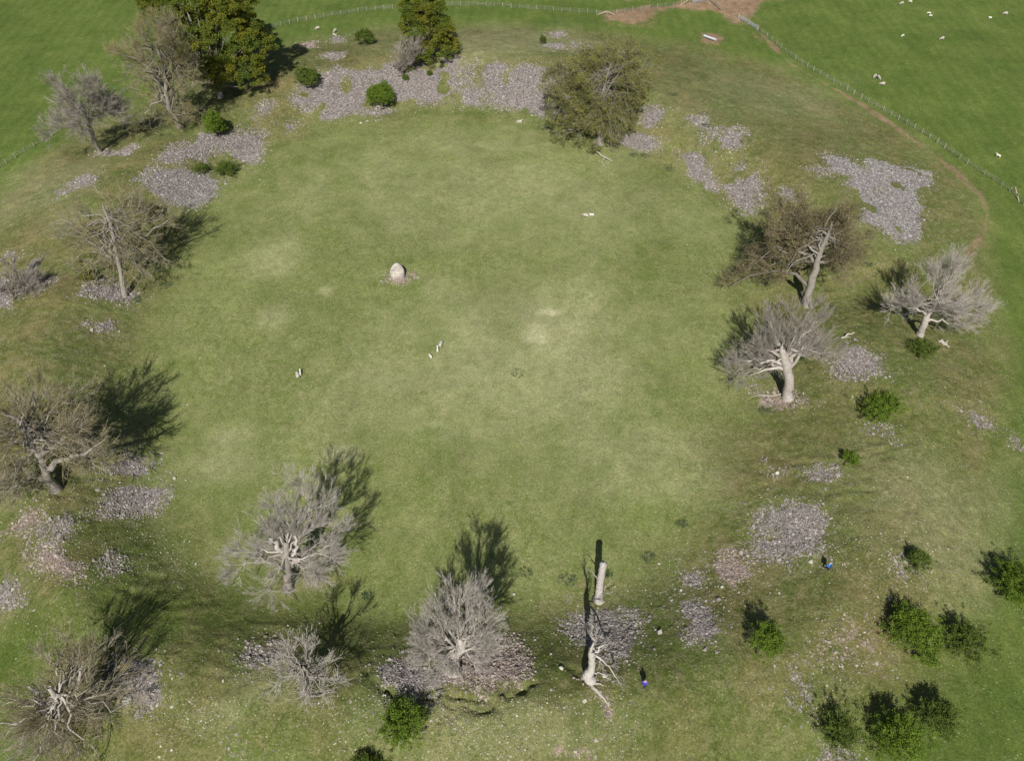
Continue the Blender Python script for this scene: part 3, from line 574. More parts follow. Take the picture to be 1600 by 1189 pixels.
tree('lichened_tree', 'wide bare tree with yellow lichened twigs on the upper left bank', (195, 462), [(195,462,0,.55), (188,430,3.5,.45), (180,385,8,.34), (172,350,12,.3), (160,320,15,.15)],
     [(165,330,13,6.5,6,4), (105,365,8.5,5.5,5,3.6), (235,345,10,5.5,6,4), (245,405,5,5.4,5.5,3), (145,420,4,6,6,3), (190,440,3,6,5,2.6), (205,380,8,6,6,4), (215,310,13,5,4,3)], 13,
     limbs=[[(180,400,7,.24),(160,380,9,.22),(135,352,11.5,.12)], [(188,410,5,.35),(150,385,7,.2),(120,360,8.5,.1)], [(186,412,5,.35),(225,370,8,.22),(262,345,10,.1)], [(180,385,8,.3),(150,350,11,.2),(128,330,13,.1)]],
     nl=7, n2=7, n3=6, n4=4, bark='bark', twigs='twigl', tw=.022, wild=.2)
tree('spreading_tree', 'huge spreading bare tree cut by the left edge, long shadow on the grass', (88, 765), [(88,765,0,.75), (70,735,3.5,.6), (50,690,8,.42), (35,650,12,.26)],
     [(20,640,12,7,7,5), (95,655,9.5,5.6,6.5,4.5), (-10,690,8,7,7,4.5), (132,685,7,4,5,3.4), (20,760,4,8,5,3), (150,715,4,4,4,2.5)], 14,
     limbs=[[(70,735,3.5,.6),(100,718,5.5,.4),(135,710,7,.25),(160,690,8.5,.12)], [(60,712,6,.5),(95,690,8,.35),(115,660,10,.2)], [(76,745,2.5,.5),(50,742,4,.35),(20,765,3,.2),(-10,770,3,.1)], [(50,690,8,.4),(30,660,11,.3),(0,640,13,.15)]],
     nl=9, n2=9, n3=6, n4=5, bark='bark', twigs='twigl', tw=.024, wild=.25, cat='bare tree')
tree('pollard_tree', 'bare pollard with thick pale sawn limbs standing on the inner edge, lower left', (452, 919), [(452,919,0,.85), (449,893,3.4,.62), (447,870,6.6,.55), (448,845,9.2,.42)],
     [(420,805,10.5,4.2,4,3.4), (465,785,11,4,4.5,3.8), (397,868,6,3.6,4,2.6), (500,868,6,3.8,4,2.6), (500,830,9,3.2,3.6,2.8), (440,900,4,5,4,2.2)], 15,
     limbs=[[(447,870,6.6,.42),(438,861,7.4,.38),(428,848,9,.36),(422,836,10.2,.34)], [(450,885,4.2,.35),(463,873,6.4,.32),(478,875,6.2,.26),(488,892,4.6,.18)], [(450,890,4,.34),(433,881,5,.28),(410,876,5.6,.18)], [(449,872,6.4,.34),(465,862,7.6,.28),(462,838,10,.2)], [(478,875,6.2,.2),(498,862,7.4,.14),(515,850,8.4,.09)]],
     nl=3, n2=7, n3=8, n4=6, bark='pale', twigs='twigp', tw=.012, burst=14, straight=.14, angle=.55)
tree('bare_tree', 'small spiky bare tree with ragged trunk left of the fan shaped tree', (476, 1082), [(476,1082,0,.5), (475,1060,3.2,.42), (474,1040,5.6,.35)],
     [(475,1030,6,3.2,3,2.6), (448,1062,3,3.2,3,1.8), (500,1062,3,2.6,3,1.8)], 16, nl=6, n2=6, n3=3, n4=2, bark='bark', twigs='twigp', tw=.018, burst=11, straight=.12)
tree('fan_tree', 'fan shaped bare tree with twisted trunk on cobbles, bottom centre', (708, 1052), [(708,1052,0,.9), (712,1030,3.4,.62), (722,1012,5.6,.5), (716,995,8,.35)],
     [(718,945,11,3.6,3.6,3.6), (752,985,7.5,3,3.2,2.8), (690,985,7.5,3.2,3.4,2.6), (688,1020,4,3,3,2), (742,1015,4.5,3,3,2), (728,965,9.5,3.4,3.4,3)], 17,
     limbs=[[(722,1012,5.6,.36),(716,985,8.2,.26),(712,955,11,.16),(708,930,13,.08)], [(712,1025,4,.4),(690,1000,6,.24),(668,985,7.5,.12)], [(722,1012,5.6,.34),(745,992,7.6,.2),(768,975,9,.1)], [(710,1035,2.8,.35),(688,1025,3.8,.2),(665,1030,3.8,.1)]],
     nl=5, n2=8, n3=7, n4=7, bark='pale', twigs='twigp', tw=.013, burst=10, straight=.13, angle=.5)
tree('rounded_tree', 'large round bare tree with tangled twigs at the lower left corner', (100, 1150), [(100,1150,0,.9), (98,1125,4,.8), (95,1095,8,.6), (92,1080,10,.4)],
     [(100,1040,10,5.5,5,4), (55,1085,8,5.2,5.5,4), (150,1070,8,4.8,5,3.6), (95,1120,5,6,6,4), (50,1150,4,4.2,5,3), (150,1140,3,4.2,5,2.8)], 18,
     limbs=[[(98,1125,4,.6),(92,1098,8,.45),(80,1072,11,.25)], [(98,1120,5,.5),(120,1085,8,.3),(128,1050,11,.15)], [(98,1120,5,.5),(65,1095,7.5,.3),(45,1070,9,.14)], [(100,1130,3,.4),(130,1115,5,.24),(160,1110,5.5,.1)]],
     nl=9, n2=8, n3=6, n4=4, bark='pale', twigs='twigl', tw=.021, wild=.2, angle=.75)
tree('pollard_tree', 'bare pollard with thick pale upright trunk on the right inner edge', (1231, 622), [(1231,622,0,.95), (1232,595,3.4,.85), (1228,568,6.6,.8), (1222,545,9,.55)],
     [(1255,515,10,4.5,4.6,3.8), (1200,540,8.5,4.1,4.4,3.4), (1228,503,12,4.4,4,3), (1280,548,7,3.2,4,2.8), (1165,575,4.5,3.4,3.6,2.4)], 19,
     limbs=[[(1230,590,4,.34),(1215,573,5.6,.28),(1198,565,6.4,.18),(1185,560,7,.08)], [(1228,568,6.6,.4),(1245,545,8.6,.3),(1258,520,11,.14)], [(1222,550,8.4,.4),(1212,528,10.5,.25),(1205,505,12.5,.1)]],
     nl=5, n2=8, n3=8, n4=6, bark='pale', twigs='twig', tw=.013, burst=10, straight=.14, angle=.55)
tree('whitish_tree', 'whitish bare tree with bushy twigs standing furthest right', (1438, 524), [(1438,524,0,.75), (1444,505,2.8,.62), (1455,482,5.6,.5), (1465,465,7.6,.35)],
     [(1488,435,10,4.8,4.4,3.8), (1515,480,6,4,4.2,3), (1420,475,6.5,3.4,3.6,2.6), (1470,475,6,5,4.6,3)], 20,
     limbs=[[(1455,482,5.6,.34),(1475,470,7.4,.24),(1500,476,7.4,.14),(1525,485,7,.06)], [(1465,465,7.6,.3),(1478,445,10,.18),(1490,425,12.5,.08)], [(1444,505,2.8,.3),(1470,500,3.6,.2),(1500,508,3.4,.08)], [(1450,490,4.8,.3),(1425,480,6,.18),(1405,478,6,.08)]],
     nl=6, n2=8, n3=7, n4=7, bark='pale', twigs='twigp', tw=.013, burst=8, straight=.14, angle=.6)
# the two oaks
tree('leafing_oak', 'broad oak coming into olive leaf on the far bank, pale limbs showing', (938, 225), [(938,225,0,.85), (936,195,4.5,.66), (938,170,8.5,.42), (945,130,14,.2), (955,100,18,.1)],
     [(948,95,17,7.5,6.5,4.8), (897,118,14.5,7.8,6.5,5), (876,165,8.5,6.6,6,4.2), (982,150,10,7,6,5), (985,108,13.5,6.4,5.5,4.8), (935,145,12,8,6.5,4.5), (930,180,8,7,4,3.5), (895,195,4.4,5.6,5,2.8), (950,202,4.5,7.5,3.5,2.6), (1000,150,9,4.5,5,4.5), (865,150,9.5,4.5,5,4)], 21,
     limbs=[[(936,165,9,.3),(955,130,14,.2),(975,100,18,.1),(982,80,20.5,.05)], [(936,175,7.5,.4),(900,160,9,.25),(880,150,10.5,.12)], [(936,190,5,.4),(910,200,4.5,.25),(880,205,4,.12)]],
     nl=7, n2=8, n3=6, n4=4, bark='bark', twigs='twig', tw=.022, leaf='oakleaf', leaf_n=110000, leaf_s=.24, cat='oak tree', wild=.2)
tree('budding_oak', 'brown budding oak with a long low limb reaching left, right inner edge', (1262, 478), [(1262,478,0,.9), (1266,450,3.8,.8), (1276,410,9,.62), (1288,380,13,.4), (1300,350,17,.25)],
     [(1285,345,16,7.6,6.5,4.6), (1240,365,13,6.5,6,4), (1325,365,13,5.5,6,4.2), (1215,400,8,6,5,3), (1175,425,4.5,5.2,4,2.2), (1225,335,14,4.6,5,3.4), (1305,410,7.5,5.4,5,3.2)], 22,
     limbs=[[(1266,450,3.8,.5),(1240,432,5,.36),(1205,425,5,.24),(1170,432,3.8,.14),(1145,445,2.6,.06)], [(1276,410,9,.42),(1250,395,10.5,.28),(1215,390,10.5,.14)], [(1282,395,11,.4),(1300,365,14.5,.26),(1320,340,17.5,.12)], [(1276,412,8.8,.4),(1310,400,9.5,.24),(1335,395,9.5,.1)]],
     nl=6, n2=8, n3=7, n4=5, bark='bark', twigs='twigd', tw=.024, leaf='budleaf', leaf_n=32000, leaf_s=.20, cat='oak tree', wild=.25)
# grey shrubs
tree('bare_shrub', 'grey bare shrub fanning out of the cobbles on the far bank', (628, 120), [(628,120,0,.22), (628,114,.8,.2), (628,109,1.5,.16)],
     [(628,92,4,4.6,4,3.2), (648,75,6.5,3,3,2.4)], 23, nl=9, n2=6, n3=5, n4=3, bark='dark', twigs='twig', tw=.022, burst=5, straight=.06, cat='shrub', limb_t=(.0, 1.))
tree('bare_shrub', 'bluish grey bare shrub cut by the left edge', (22, 468), [(22,468,0,.2), (20,462,.8,.18), (18,456,1.6,.14)],
     [(14,440,3,4.4,4,2.8), (42,448,2.2,2.4,2.4,1.8)], 24, nl=10, n2=6, n3=6, n4=4, bark='dark', twigs='twig', tw=.02, burst=6, straight=.07, cat='shrub', limb_t=(.0, 1.))
# broken snag with few twigs
tree('broken_snag', 'broken snag with pale bowed trunk and sparse twigs, bottom centre right', (923, 1063), [(923,1063,0,.8), (920,1050,1.8,.60), (925,1035,4.5,.50), (925,1015,7.8,.42)],
     [(955,1015,4.5,2.8,2.6,1.8), (925,985,10.5,1.8,1.8,2.2), (945,985,7,2.6,2.4,1.8), (955,1045,2.2,2.8,2,1.2)], 25,
     limbs=[[(925,1022,6.8,.13),(940,1012,7,.09),(952,1005,7.2,.04)], [(925,1018,7.4,.24),(925,1002,9.5,.11),(922,985,11.5,.03)], [(922,1050,2,.1),(938,1052,2,.06),(955,1060,1.4,.03)]],
     nl=1, n2=5, n3=5, n4=4, bark='bleached', twigs='twigp', tw=.013, cat='dead tree')

# ------------------------------------------------------------------ evergreens of the far bank
leafy('evergreen_tree', 'biggest olive green evergreen at the top left, reaching out of frame', (345, 152), 6,
      [(-2,1,7.5,7.5,6.5,5.5), (5,0,6,7,6,5), (-4,3,13,7,6.5,5.5), (4,3,14,7,6,5.5), (-1,4,20,7.5,6.5,5), (9,3,10,5,5,4.6), (-7,3,9,4.5,5,5), (-8,4,18,5,5,5), (7,4,20,5.5,5.5,4.5), (-2,5,25,6,5,4)], 41, 'yew', 1600, 125, .9, .29, 'evergreen tree', trunk_r=.6, bark='bark', stems=10)
leafy('evergreen_tree', 'dark evergreen tucked right behind the biggest one, top left', (402, 92), 5,
      [(0,0,5,4,4.6,4), (-3,2,9,5,4.5,4.4), (-6,3,14,5,4.5,4)], 42, 'yew', 340, 110, .85, .28, 'evergreen tree', trunk_r=.4, bark='bark', stems=6)
leafy('conical_evergreen', 'conical olive evergreen behind the grey shrub, top centre', (674, 94), 3,
      [(0,0,3.2,7.2,5.6,3.4), (-.6,.4,7.4,6.6,5.2,4.2), (-1,.6,12,5.8,4.8,4.2), (-1.4,.8,16.5,4.8,4,4), (-1.6,.8,20.5,3.4,3,3.4)], 43, 'yew', 900, 110, .8, .27, 'evergreen tree', trunk_r=.45, bark='bark', stems=8)

# ------------------------------------------------------------------ green thorn bushes (each its own seed and size)
def bush(label, px, py, rw, rh, seed, leaf='hedge', name='thorn_bush', group='green thorn bushes on the bank', lob=None, dens=1., spiky=.9):
    """px, py: base in the photo; rw half width, rh height in metres"""
    rh *= 1.15; rw *= .86; spiky *= .9
    r_ = np.random.default_rng(seed)
    lob = [(a * .9, b * .9, c * 1.1, d * .82, e * .82, f * 1.05) for (a, b, c, d, e, f) in lob] if lob else None
    lo = lob or [(0, 0, rh * .45, rw, rw * .9, rh * .5)] + [(r_.uniform(-.5, .5) * rw, r_.uniform(-.4, .4) * rw, rh * r_.uniform(.35, .7), rw * .6, rw * .6, rh * .42) for _ in range(3)]
    k = rw * rh
    leafy(name, label, (px, py), 0, lo, seed, leaf, int((60 + 30 * k) * dens), int(44), .22 + .05 * rw, .125 + .012 * rw, 'bush', group, trunk_r=.05 + .02 * rw, bark='dark', spiky=spiky, stems=5)
farb = 'dense round bushes on the far bank'
bush('round dense green bush beside the lambs at the top, left of the conical evergreen', 571, 70, 2.7, 3.6, 51, 'hedged', 'round_bush', farb, spiky=.3, dens=1.3)
bush('dark green bush at the left end of the largest cobble sheet', 485, 134, 3.0, 3.4, 52, 'hedged', 'round_bush', farb, spiky=.4, dens=1.3)
bush('biggest round green bush on the lower edge of the far cobbles', 596, 166, 3.5, 4.4, 53, 'hedge', 'round_bush', farb, spiky=.3, dens=1.4)
bush('bright green upright bush below the big evergreens', 341, 212, 2.5, 4.8, 54, 'hedge', 'round_bush', farb, spiky=.4, dens=1.4)
bush('tiny dark conical bush alone on the far outer slope', 848, 69, .9, 1.9, 55, 'hedged', 'round_bush', farb, spiky=.3)
bush('low dark scrub bush on cobbles, right of a smaller one', 354, 272, 2.4, 2.1, 56, 'hedged', 'low_scrub', 'dark scrub on the upper left cobbles', spiky=1.2, dens=.8)
bush('smaller low scrub bush just left of the other scrub on cobbles', 316, 268, 1.5, 1.2, 57, 'hedged', 'low_scrub', 'dark scrub on the upper left cobbles', spiky=1.2, dens=.8)
bush('small yellowish green bush under the left limbs of the lichened tree', 141, 438, 1.5, 1.5, 58, 'gorse', 'low_scrub', spiky=.6)
bush('dark green bush at the foot of the whitish tree', 1440, 552, 2.3, 2.0, 59, 'hedged', spiky=.6)
bush('round green bush on the right bank below the domed cobbles', 1368, 650, 2.6, 3.2, 60)
bush('smallest green bush on the right bank', 1326, 722, 1.1, 1.3, 61)
bush('small dark bush above the big ragged bush, lower right', 1430, 884, 1.5, 2.0, 62, 'hedged')
bush('green bush cut by the right edge', 1578, 924, 3.2, 3.8, 63)
bush('biggest ragged thorn bush of the lower right group', 1418, 1005, 3.6, 4.2, 64, lob=[(-.8,.4,2.2,2.6,2.4,1.9), (1.2,0,1.8,2.4,2.2,1.6), (-.6,2.0,2.4,1.4,1.6,1.6), (1.0,-2.4,1.0,1.2,1.2,.9), (.9,1.9,2,1.2,1.2,1.3)])
bush('airy dull green bush right of the biggest thorn bush', 1504, 1014, 2.5, 3.4, 65, 'hedged', dens=.75, spiky=1.1)
bush('bright green bush alone between the walkers', 1193, 1012, 2.1, 3.2, 66)
bush('narrow open bush, leftmost of the bottom right three', 1306, 1152, 2.1, 3.6, 67, 'hedged', dens=.8, spiky=1.4)
bush('tall green bush, middle of the bottom right three', 1392, 1168, 2.8, 4.2, 68)
bush('dark bush, upper right of the bottom right three', 1452, 1128, 2.3, 3.2, 69, 'hedged')
bush('bright green bush with black shadow below the fan shaped tree', 633, 1140, 2.6, 3.2, 70)
bush('dark bush cut by the bottom edge, left of centre', 577, 1206, 1.9, 2.4, 71, 'hedged')
bush('small evergreen bush tucked in the left limbs behind the grey shrub', 634, 124, .8, 1.1, 72, 'hedged', 'low_scrub', spiky=.3)
bush('tiny green bush on cobbles right of the grey shrub', 671, 117, .7, .9, 73, 'hedged', 'low_scrub', spiky=.3)
bush('ivy dark bush under the right side of the lichened tree', 232, 345, 1.8, 3.6, 74, 'gorse', 'low_scrub', spiky=.7)
# low nettle and dock patches
for i, (px, py, rw, lab) in enumerate([(810,584,1.2,'dark green nettle clump alone in the middle of the field'), (820,894,1.0,'nettle clump between the fan tree and the dead trunk'), (1065,818,.8,'small nettle clump at the right inner edge'),
        (210,469,1.0,'dark nettle clump at the foot of the lichened tree'), (260,446,1.2,'bluish nettle clump right of the lichened tree'), (887,905,1.1,'nettle clump left of the dead trunk'), (948,897,.7,'small nettle clump against the dead trunk'),
        (1012,870,1.0,'faint nettle clump right of the dead trunk shadow'), (1196,642,.9,'nettle clump below left of the bare pollard'), (1046,263,1.4,'nettle clump right of the fallen branch'), (1010,243,1.2,'nettles below the leafing oak cobbles'),
        (990,243,1.0,'nettles right beside the fallen white branch'), (850,200,1.5,'green nettle strip under the left limbs of the leafing oak'), (1352,412,1.3,'nettles right of the budding oak'), (1300,482,1.1,'nettles at the foot of the budding oak'),
        (575,930,.8,'bright nettle clump right of the lower left pollard'), (375,147,1.6,'nettles below the big evergreens'), (1050,148,1.3,'nettles right of the leafing oak crown'), (1105,195,1.2,'nettles above the hooked cobble strip')]):
    leafy('nettle_patch', lab, (px, py), 0, [(0,0,.10,rw*1.25,rw,.22)], 200 + i, 'nettle', 90, 9, .20, .11, 'nettles', 'dark nettle clumps in the grass', trunk_r=.015, stems=2)

# ------------------------------------------------------------------ standing stone, dead trunk, fallen wood, single stones
def rock(name, label, px, py, prof, seed, material, cat='stone', tilt=0., group=None, sub=26, yaw=0.):
    """prof: list of (z, rx, ry, ox, oy) rings -> one faceted stone"""
    r_ = np.random.default_rng(seed); b = G(px, py); b[2] -= .1; root_v = []; th = np.arange(sub) / sub * 2 * np.pi
    for (z, rx, ry, ox, oy) in prof:
        q = 1 + .10 * np.sin(th * 3 + seed) + .07 * np.sin(th * 5 + seed * 2 + z) + r_.normal(size=sub) * .018
        sq = (np.abs(np.cos(th)) ** 3.2 + np.abs(np.sin(th)) ** 3.2) ** (-1 / 3.2)
        x = np.cos(th) * sq * rx * q + ox; y = np.sin(th) * sq * ry * q + oy
        root_v.append(np.stack([x * math.cos(yaw) - y * math.sin(yaw), x * math.sin(yaw) + y * math.cos(yaw), np.full(sub, z) + r_.normal(size=sub) * .015], -1))
    V = np.concatenate(root_v); k = len(prof); i = np.arange(sub); F = [np.stack([i + a * sub, (i + 1) % sub + a * sub, (i + 1) % sub + (a + 1) * sub, i + (a + 1) * sub], -1) for a in range(k - 1)]
    o = mesh_np(name, V, np.concatenate(F), material, smooth=True, tone=np.repeat(r_.random(k), sub)); o.location = b; tag(o, label, cat, group); return o
M['mono'] = tone_material('standing_stone_rock', (.40, .36, .33), (.58, .54, .46), noise=2.2, bump=.10, hue=((.33, .29, .30), .9, 3, .6))
rock('standing_stone', 'tall rounded standing stone on a ring of small stones in the field', 622, 433,
     [(0,1.12,.58,0,0),(.4,1.17,.62,0,0),(1.0,1.22,.64,-.03,0),(1.7,1.15,.6,-.03,.04),(2.3,.98,.54,0,.06),(2.7,.74,.44,.04,.08),(3.0,.46,.32,.08,.08),(3.18,.2,.18,.1,.08),(3.22,.01,.01,.1,.08)], 3, M['mono'], 'standing stone', yaw=.12)
# dead trunk leaning away
b = G(937, 937); r_ = np.random.default_rng(77); root = empty('dead_trunk', b, 'tall pale dead trunk without a crown, standing at the near inner edge', 'dead tree')
q = resample([np.r_[P3(b, x, y, h), rr] for (x, y, h, rr) in [(936,940,-.2,.66),(936,927,1.4,.48),(938,908,3.6,.43),(941,890,5.8,.42),(943,879,7.0,.42),(943,878,7.1,.24),(943,878,7.0,.02)]], 30)
v, f, tn = tubes([(q[None, :, :3] - b, q[None, :, 3], 14)]); v += r_.normal(size=v.shape) * .035
mesh_np('trunk', v, f, M['bleached'], root, smooth=True, tone=tn)
tw_ = []; tr_ = []
for s in ([(937,925,1.5),(948,915,2.4),(957,908,3.0)], [(938,930,.8),(952,925,1.2),(962,922,1.6)], [(936,905,3.6),(928,897,4.4),(920,890,4.8)]):
    q = resample([P3(b, *k) for k in s], 7) - b; q[1:] += r_.normal(size=(6, 3)) * .06; tw_.append(q); tr_.append(np.linspace(.09, .02, 7))
tw_, tr_ = np.array(tw_), np.array(tr_); p, d, rr, i = children(tw_, tr_, 12, .2, 1, .8, r_); p2, r2 = grow(p, d, r_.uniform(.3, .8, len(p)), np.full(len(p), .02), np.full(len(p), .01), 4, .1, np.zeros(3), r_)
v, f, tn = tubes([(tw_, tr_, 5), (p2, r2, 3)]); mesh_np('crown', v, f, M['twig'], root, tone=tn)
def wood(name, label, lines, cat='fallen wood', group=None, mt='wood'):
    b = G(lines[0][0][0], lines[0][0][1]); gs = []; r_ = np.random.default_rng(len(label))
    for ln in lines:
        q = resample([np.r_[G(x, y) + np.array([0, 0, h]), rr] for (x, y, h, rr) in ln], 10); q[1:-1, :3] += r_.normal(size=(8, 3)) * q[1:-1, 3:4] * .35; gs.append((q[None, :, :3] - b, q[None, :, 3], 7))
    v, f, tn = tubes(gs); o = mesh_np(name, v, f, M[mt], smooth=True, tone=tn); o.location = b; tag(o, label, cat, group); return o
wood('fallen_branch', 'forked white fallen branch lying on grass below the leafing oak', [[(923,233,.3,.14),(932,242,.5,.18),(945,249,.4,.16),(957,254,.2,.08)], [(923,233,.3,.1),(917,238,.2,.06)], [(945,249,.4,.12),(939,256,.3,.1),(945,261,.15,.05)], [(923,233,.3,.08),(927,230,.4,.04)]])
wood('fallen_log', 'short grey fallen log right of the dark bush by the whitish tree', [[(1466,534,.25,.28),(1474,538,.3,.3),(1482,544,.2,.2)], [(1474,538,.3,.16),(1480,535,.4,.08)]])
wood('fallen_log', 'low brown log above the domed cobble patch', [[(1314,529,.15,.16),(1324,525,.25,.2),(1335,521,.2,.1)], [(1318,528,.2,.1),(1328,529,.2,.06)]])
wood('fallen_branch', 'thin pale branch lying left of the bare pollard', [[(1222,616,.2,.12),(1205,620,.3,.1),(1185,619,.25,.07),(1172,622,.15,.04)]])
wood('fallen_branch', 'bent dead branch on the grass below the small spiky tree', [[(486,1088,.2,.07),(500,1089,.3,.08),(512,1082,.3,.06),(526,1081,.15,.03)]])
wood('exposed_root', 'pale exposed root running from the foot of the broken snag', [[(924,1066,.1,.3),(930,1078,.1,.2),(942,1088,.1,.14),(952,1104,.05,.07)], [(920,1066,.1,.2),(932,1068,.12,.12),(944,1071,.05,.05)]])
for i, (px, py, s, lab) in enumerate([(564,193,.55,'cream stone alone at the foot of the far bank cobbles'), (273,747,.5,'small stone alone in the grass right of the huge left tree'), (1214,739,.5,'pale boulder left of the small cobble patch, right bank'),
        (1218,874,.45,'grey stone below the left edge of the big round cobble patch'), (1267,877,.5,'stone left of the walker in the bright blue jacket'), (1168,868,.35,'stone above the round pink cobble patch'), (1123,936,.55,'dark boulder above the leaf shaped cobbles'),
        (1128,917,.4,'grey stone under the round pink cobble patch'), (876,148,1.0,'pale boulder left of the leafing oak crown'), (1332,620,.4,'whitish stone left of the round bush on the right bank'), (200,1093,1.0,'large white boulder at the lower edge of the triangular cobbles'),
        (293,632,.28,'tiny white stone alone on the left side of the field'), (803,928,.4,'white stone right of the fan tree shadow'), (1030,880,.3,'pale stone near the faint nettles'), (1064,922,.4,'stone left of the leaf shaped cobbles'), (877,1044,.45,'stone in the earthy ledge left of the broken snag'), (945,1055,.5,'grey stone right of the broken snag foot')]):
    r_ = np.random.default_rng(400 + i); s *= .68
    rock('boulder', lab, px, py, [(0,s*.9,s*.7,0,0),(s*.35,s,s*.8,0,0),(s*.75,s*.75,s*.6,0,0),(s*.95,s*.35,s*.3,0,0),(s,s*.02,s*.02,0,0)], 500 + i, M['white'] if i not in (6,) else M['rub0'], 'boulder', None, None, 12, r_.uniform(0, 3))

# ------------------------------------------------------------------ fences, gates, trough
def box_v(c, sx, sy, sz):
    return CUBE / .72 * np.array([sx, sy, sz]) / 2 + np.array(c)
def rod(a, b_, r0, sides=6):
    a, b_ = np.array(a, float), np.array(b_, float); return (np.stack([a, (a + b_) / 2, b_])[None], np.full((1, 3), r0), sides)
def fence(name, label, pts, spacing, group=None, hgt=1.15, up_to=100, thick=.07):
    P = ground([q[0] for q in pts], [q[1] for q in pts]); d = np.r_[0, np.cumsum(np.linalg.norm(np.diff(P[:, :2], axis=0), axis=1))]
    nP = max(2, min(up_to, int(d[-1] / spacing) + 1)); t = np.linspace(0, d[-1], nP); x = np.interp(t, d, P[:, 0]); y = np.interp(t, d, P[:, 1]); z = terrain(x, y)
    b = np.array([x[0], y[0], z[0]]); root = empty(name, b, label, 'fence', group); r_ = np.random.default_rng(nP)
    top = []
    for k in range(nP):
        p = np.array([x[k], y[k], z[k]]); tl = r_.normal(size=2) * .03; hh = hgt + r_.uniform(-.05, .1); rr = thick * r_.uniform(.8, 1.2)
        pp = np.stack([p + [0, 0, -.2], p + [tl[0] * .5, tl[1] * .5, hh * .5], p + [tl[0], tl[1], hh], p + [tl[0], tl[1], hh + .03]])[None] - b
        v, f, tn = tubes([(pp, np.array([[rr, rr, rr * .95, .005]]), 7)]); mesh_np('post', v, f, M['post'], root, tone=tn); top.append(p + [tl[0], tl[1], 0])
    top = np.array(top) - b; gs = []
    for zz, w_ in ((1.08, .012), (.85, .010), (.66, .010), (.5, .010), (.34, .010), (.18, .010)):
        q = top[:, :] + [0, 0, zz * hgt / 1.15]; a_, b_ = q[:-1], q[1:]; gs.append((np.stack([a_, (a_ + b_) / 2 - [0, 0, .01], b_], 1), np.full((len(a_), 3), w_), 3))
    vert = []                                                            # stock netting uprights
    for a_, b_ in zip(top[:-1], top[1:]):
        for s in np.linspace(0.1, .9, max(2, int(np.linalg.norm(b_ - a_) / .35))): c = a_ * (1 - s) + b_ * s; vert.append([c + [0, 0, .1], c + [0, 0, .5], c + [0, 0, .88]])
    gs.append((np.array(vert), np.full((len(vert), 3), .006), 3))
    v, f, tn = tubes(gs); mesh_np('wire_netting', v, f, M['wire'], root); return root
fence('wire_fence', 'post and netting fence curving along the top left, behind the bare trees', [(-30,285),(0,262),(45,235),(90,208),(150,172),(200,143),(260,105),(330,75),(380,58),(432,42),(468,34),(520,25),(580,17),(640,12),(700,9),(770,10),(850,16),(930,22),(945,23)], 2.35)
fence('wire_fence', 'short dark post fence between the strutted post and the gate, top right', [(951,24),(985,18),(1015,14),(1042,11),(1064,7)], 2.4)
fence('wire_fence', 'long fence running down the right side along the dirt path', [(1184,48),(1210,68),(1240,92),(1270,111),(1306,132),(1340,152),(1390,180),(1435,205),(1475,232),(1515,260),(1560,288),(1581,303),(1600,322),(1640,350)], 2.15)
def strainer(label, px, py, struts):
    b = G(px, py); root = empty('strainer_post', b, label, 'fence post', 'strutted strainer posts')
    v, f, tn = tubes([(np.array([[[0, 0, -.3], [0, 0, .7], [0, 0, 1.35], [0, 0, 1.4]]]), np.array([[.14, .13, .12, .01]]), 8)]); mesh_np('post', v, f, M['post'], root, tone=tn)
    for (x, y) in struts:
        e = G(x, y) - b; v, f, tn = tubes([rod([0, 0, 1.15], e + [0, 0, .05], .085)]); mesh_np('strut', v, f, M['strut'], root)
strainer('strutted strainer post with two pale struts on bare earth, top centre right', 948, 25, [(933, 24), (961, 24)])
strainer('strutted strainer post with one long strut left of the gate', 1077, 5, [(1063, 9)])
strainer('strutted strainer post in the fence at the right edge', 1582, 301, [(1592, 316)])
def gate(label, a, b_, cat='gate', hgt=1.15, nb=7, group='grey metal field gates'):
    A, B = G(*a), G(*b_); B = B.copy(); root = empty('metal_gate', A, label, cat, group); e = B - A; gs = []
    for k in range(nb): z = .15 + (hgt - .15) * (k / (nb - 1)) ** .85; gs.append(rod([0, 0, z], e + [0, 0, z], .03 if k in (0, nb - 1) else .022))
    v, f, tn = tubes(gs); mesh_np('bars', v, f, M['steel'], root)
    v, f, tn = tubes([rod([0, 0, .1], [0, 0, hgt + .04], .035), rod(e + [0, 0, .1], e + [0, 0, hgt + .04], .035), rod(e * .5 + [0, 0, .1], e * .5 + [0, 0, hgt], .03), rod([0, 0, .15], e * .5 + [0, 0, hgt - .1], .025), rod(e + [0, 0, .15], e * .5 + [0, 0, hgt - .1], .025)]); mesh_np('frame', v, f, M['steel'], root)
    for q in (np.zeros(3) - e / np.linalg.norm(e) * .18, e + e / np.linalg.norm(e) * .18):
        v, f, tn = tubes([(np.stack([q + [0, 0, -.3], q + [0, 0, .7], q + [0, 0, 1.4], q + [0, 0, 1.43]])[None], np.array([[.12, .12, .11, .01]]), 8)]); mesh_np('gate_post', v, f, M['post'], root, tone=tn)
gate('long metal gate closing the fence at the top, left of the timber rail', (1082, 6), (1110, 1), nb=12)
gate('metal gate at the top edge, right of the timber rail', (1113, 1), (1138, -3), nb=12)
gate('upper of two metal hurdles by the muddy corner, next to the path fence', (1154, 30), (1168, 38), nb=12)
gate('lower metal hurdle, joined to the start of the path fence', (1169, 39), (1182, 47), nb=12)
A, B = G(1109, 2), G(1126, 17); root = empty('timber_rail', A, 'short brown timber rail fence sticking out from the gates', 'fence'); e = B - A; gs = []
for z in (.35, .75, 1.1): gs.append(rod([0, 0, z], e + [0, 0, z], .075))
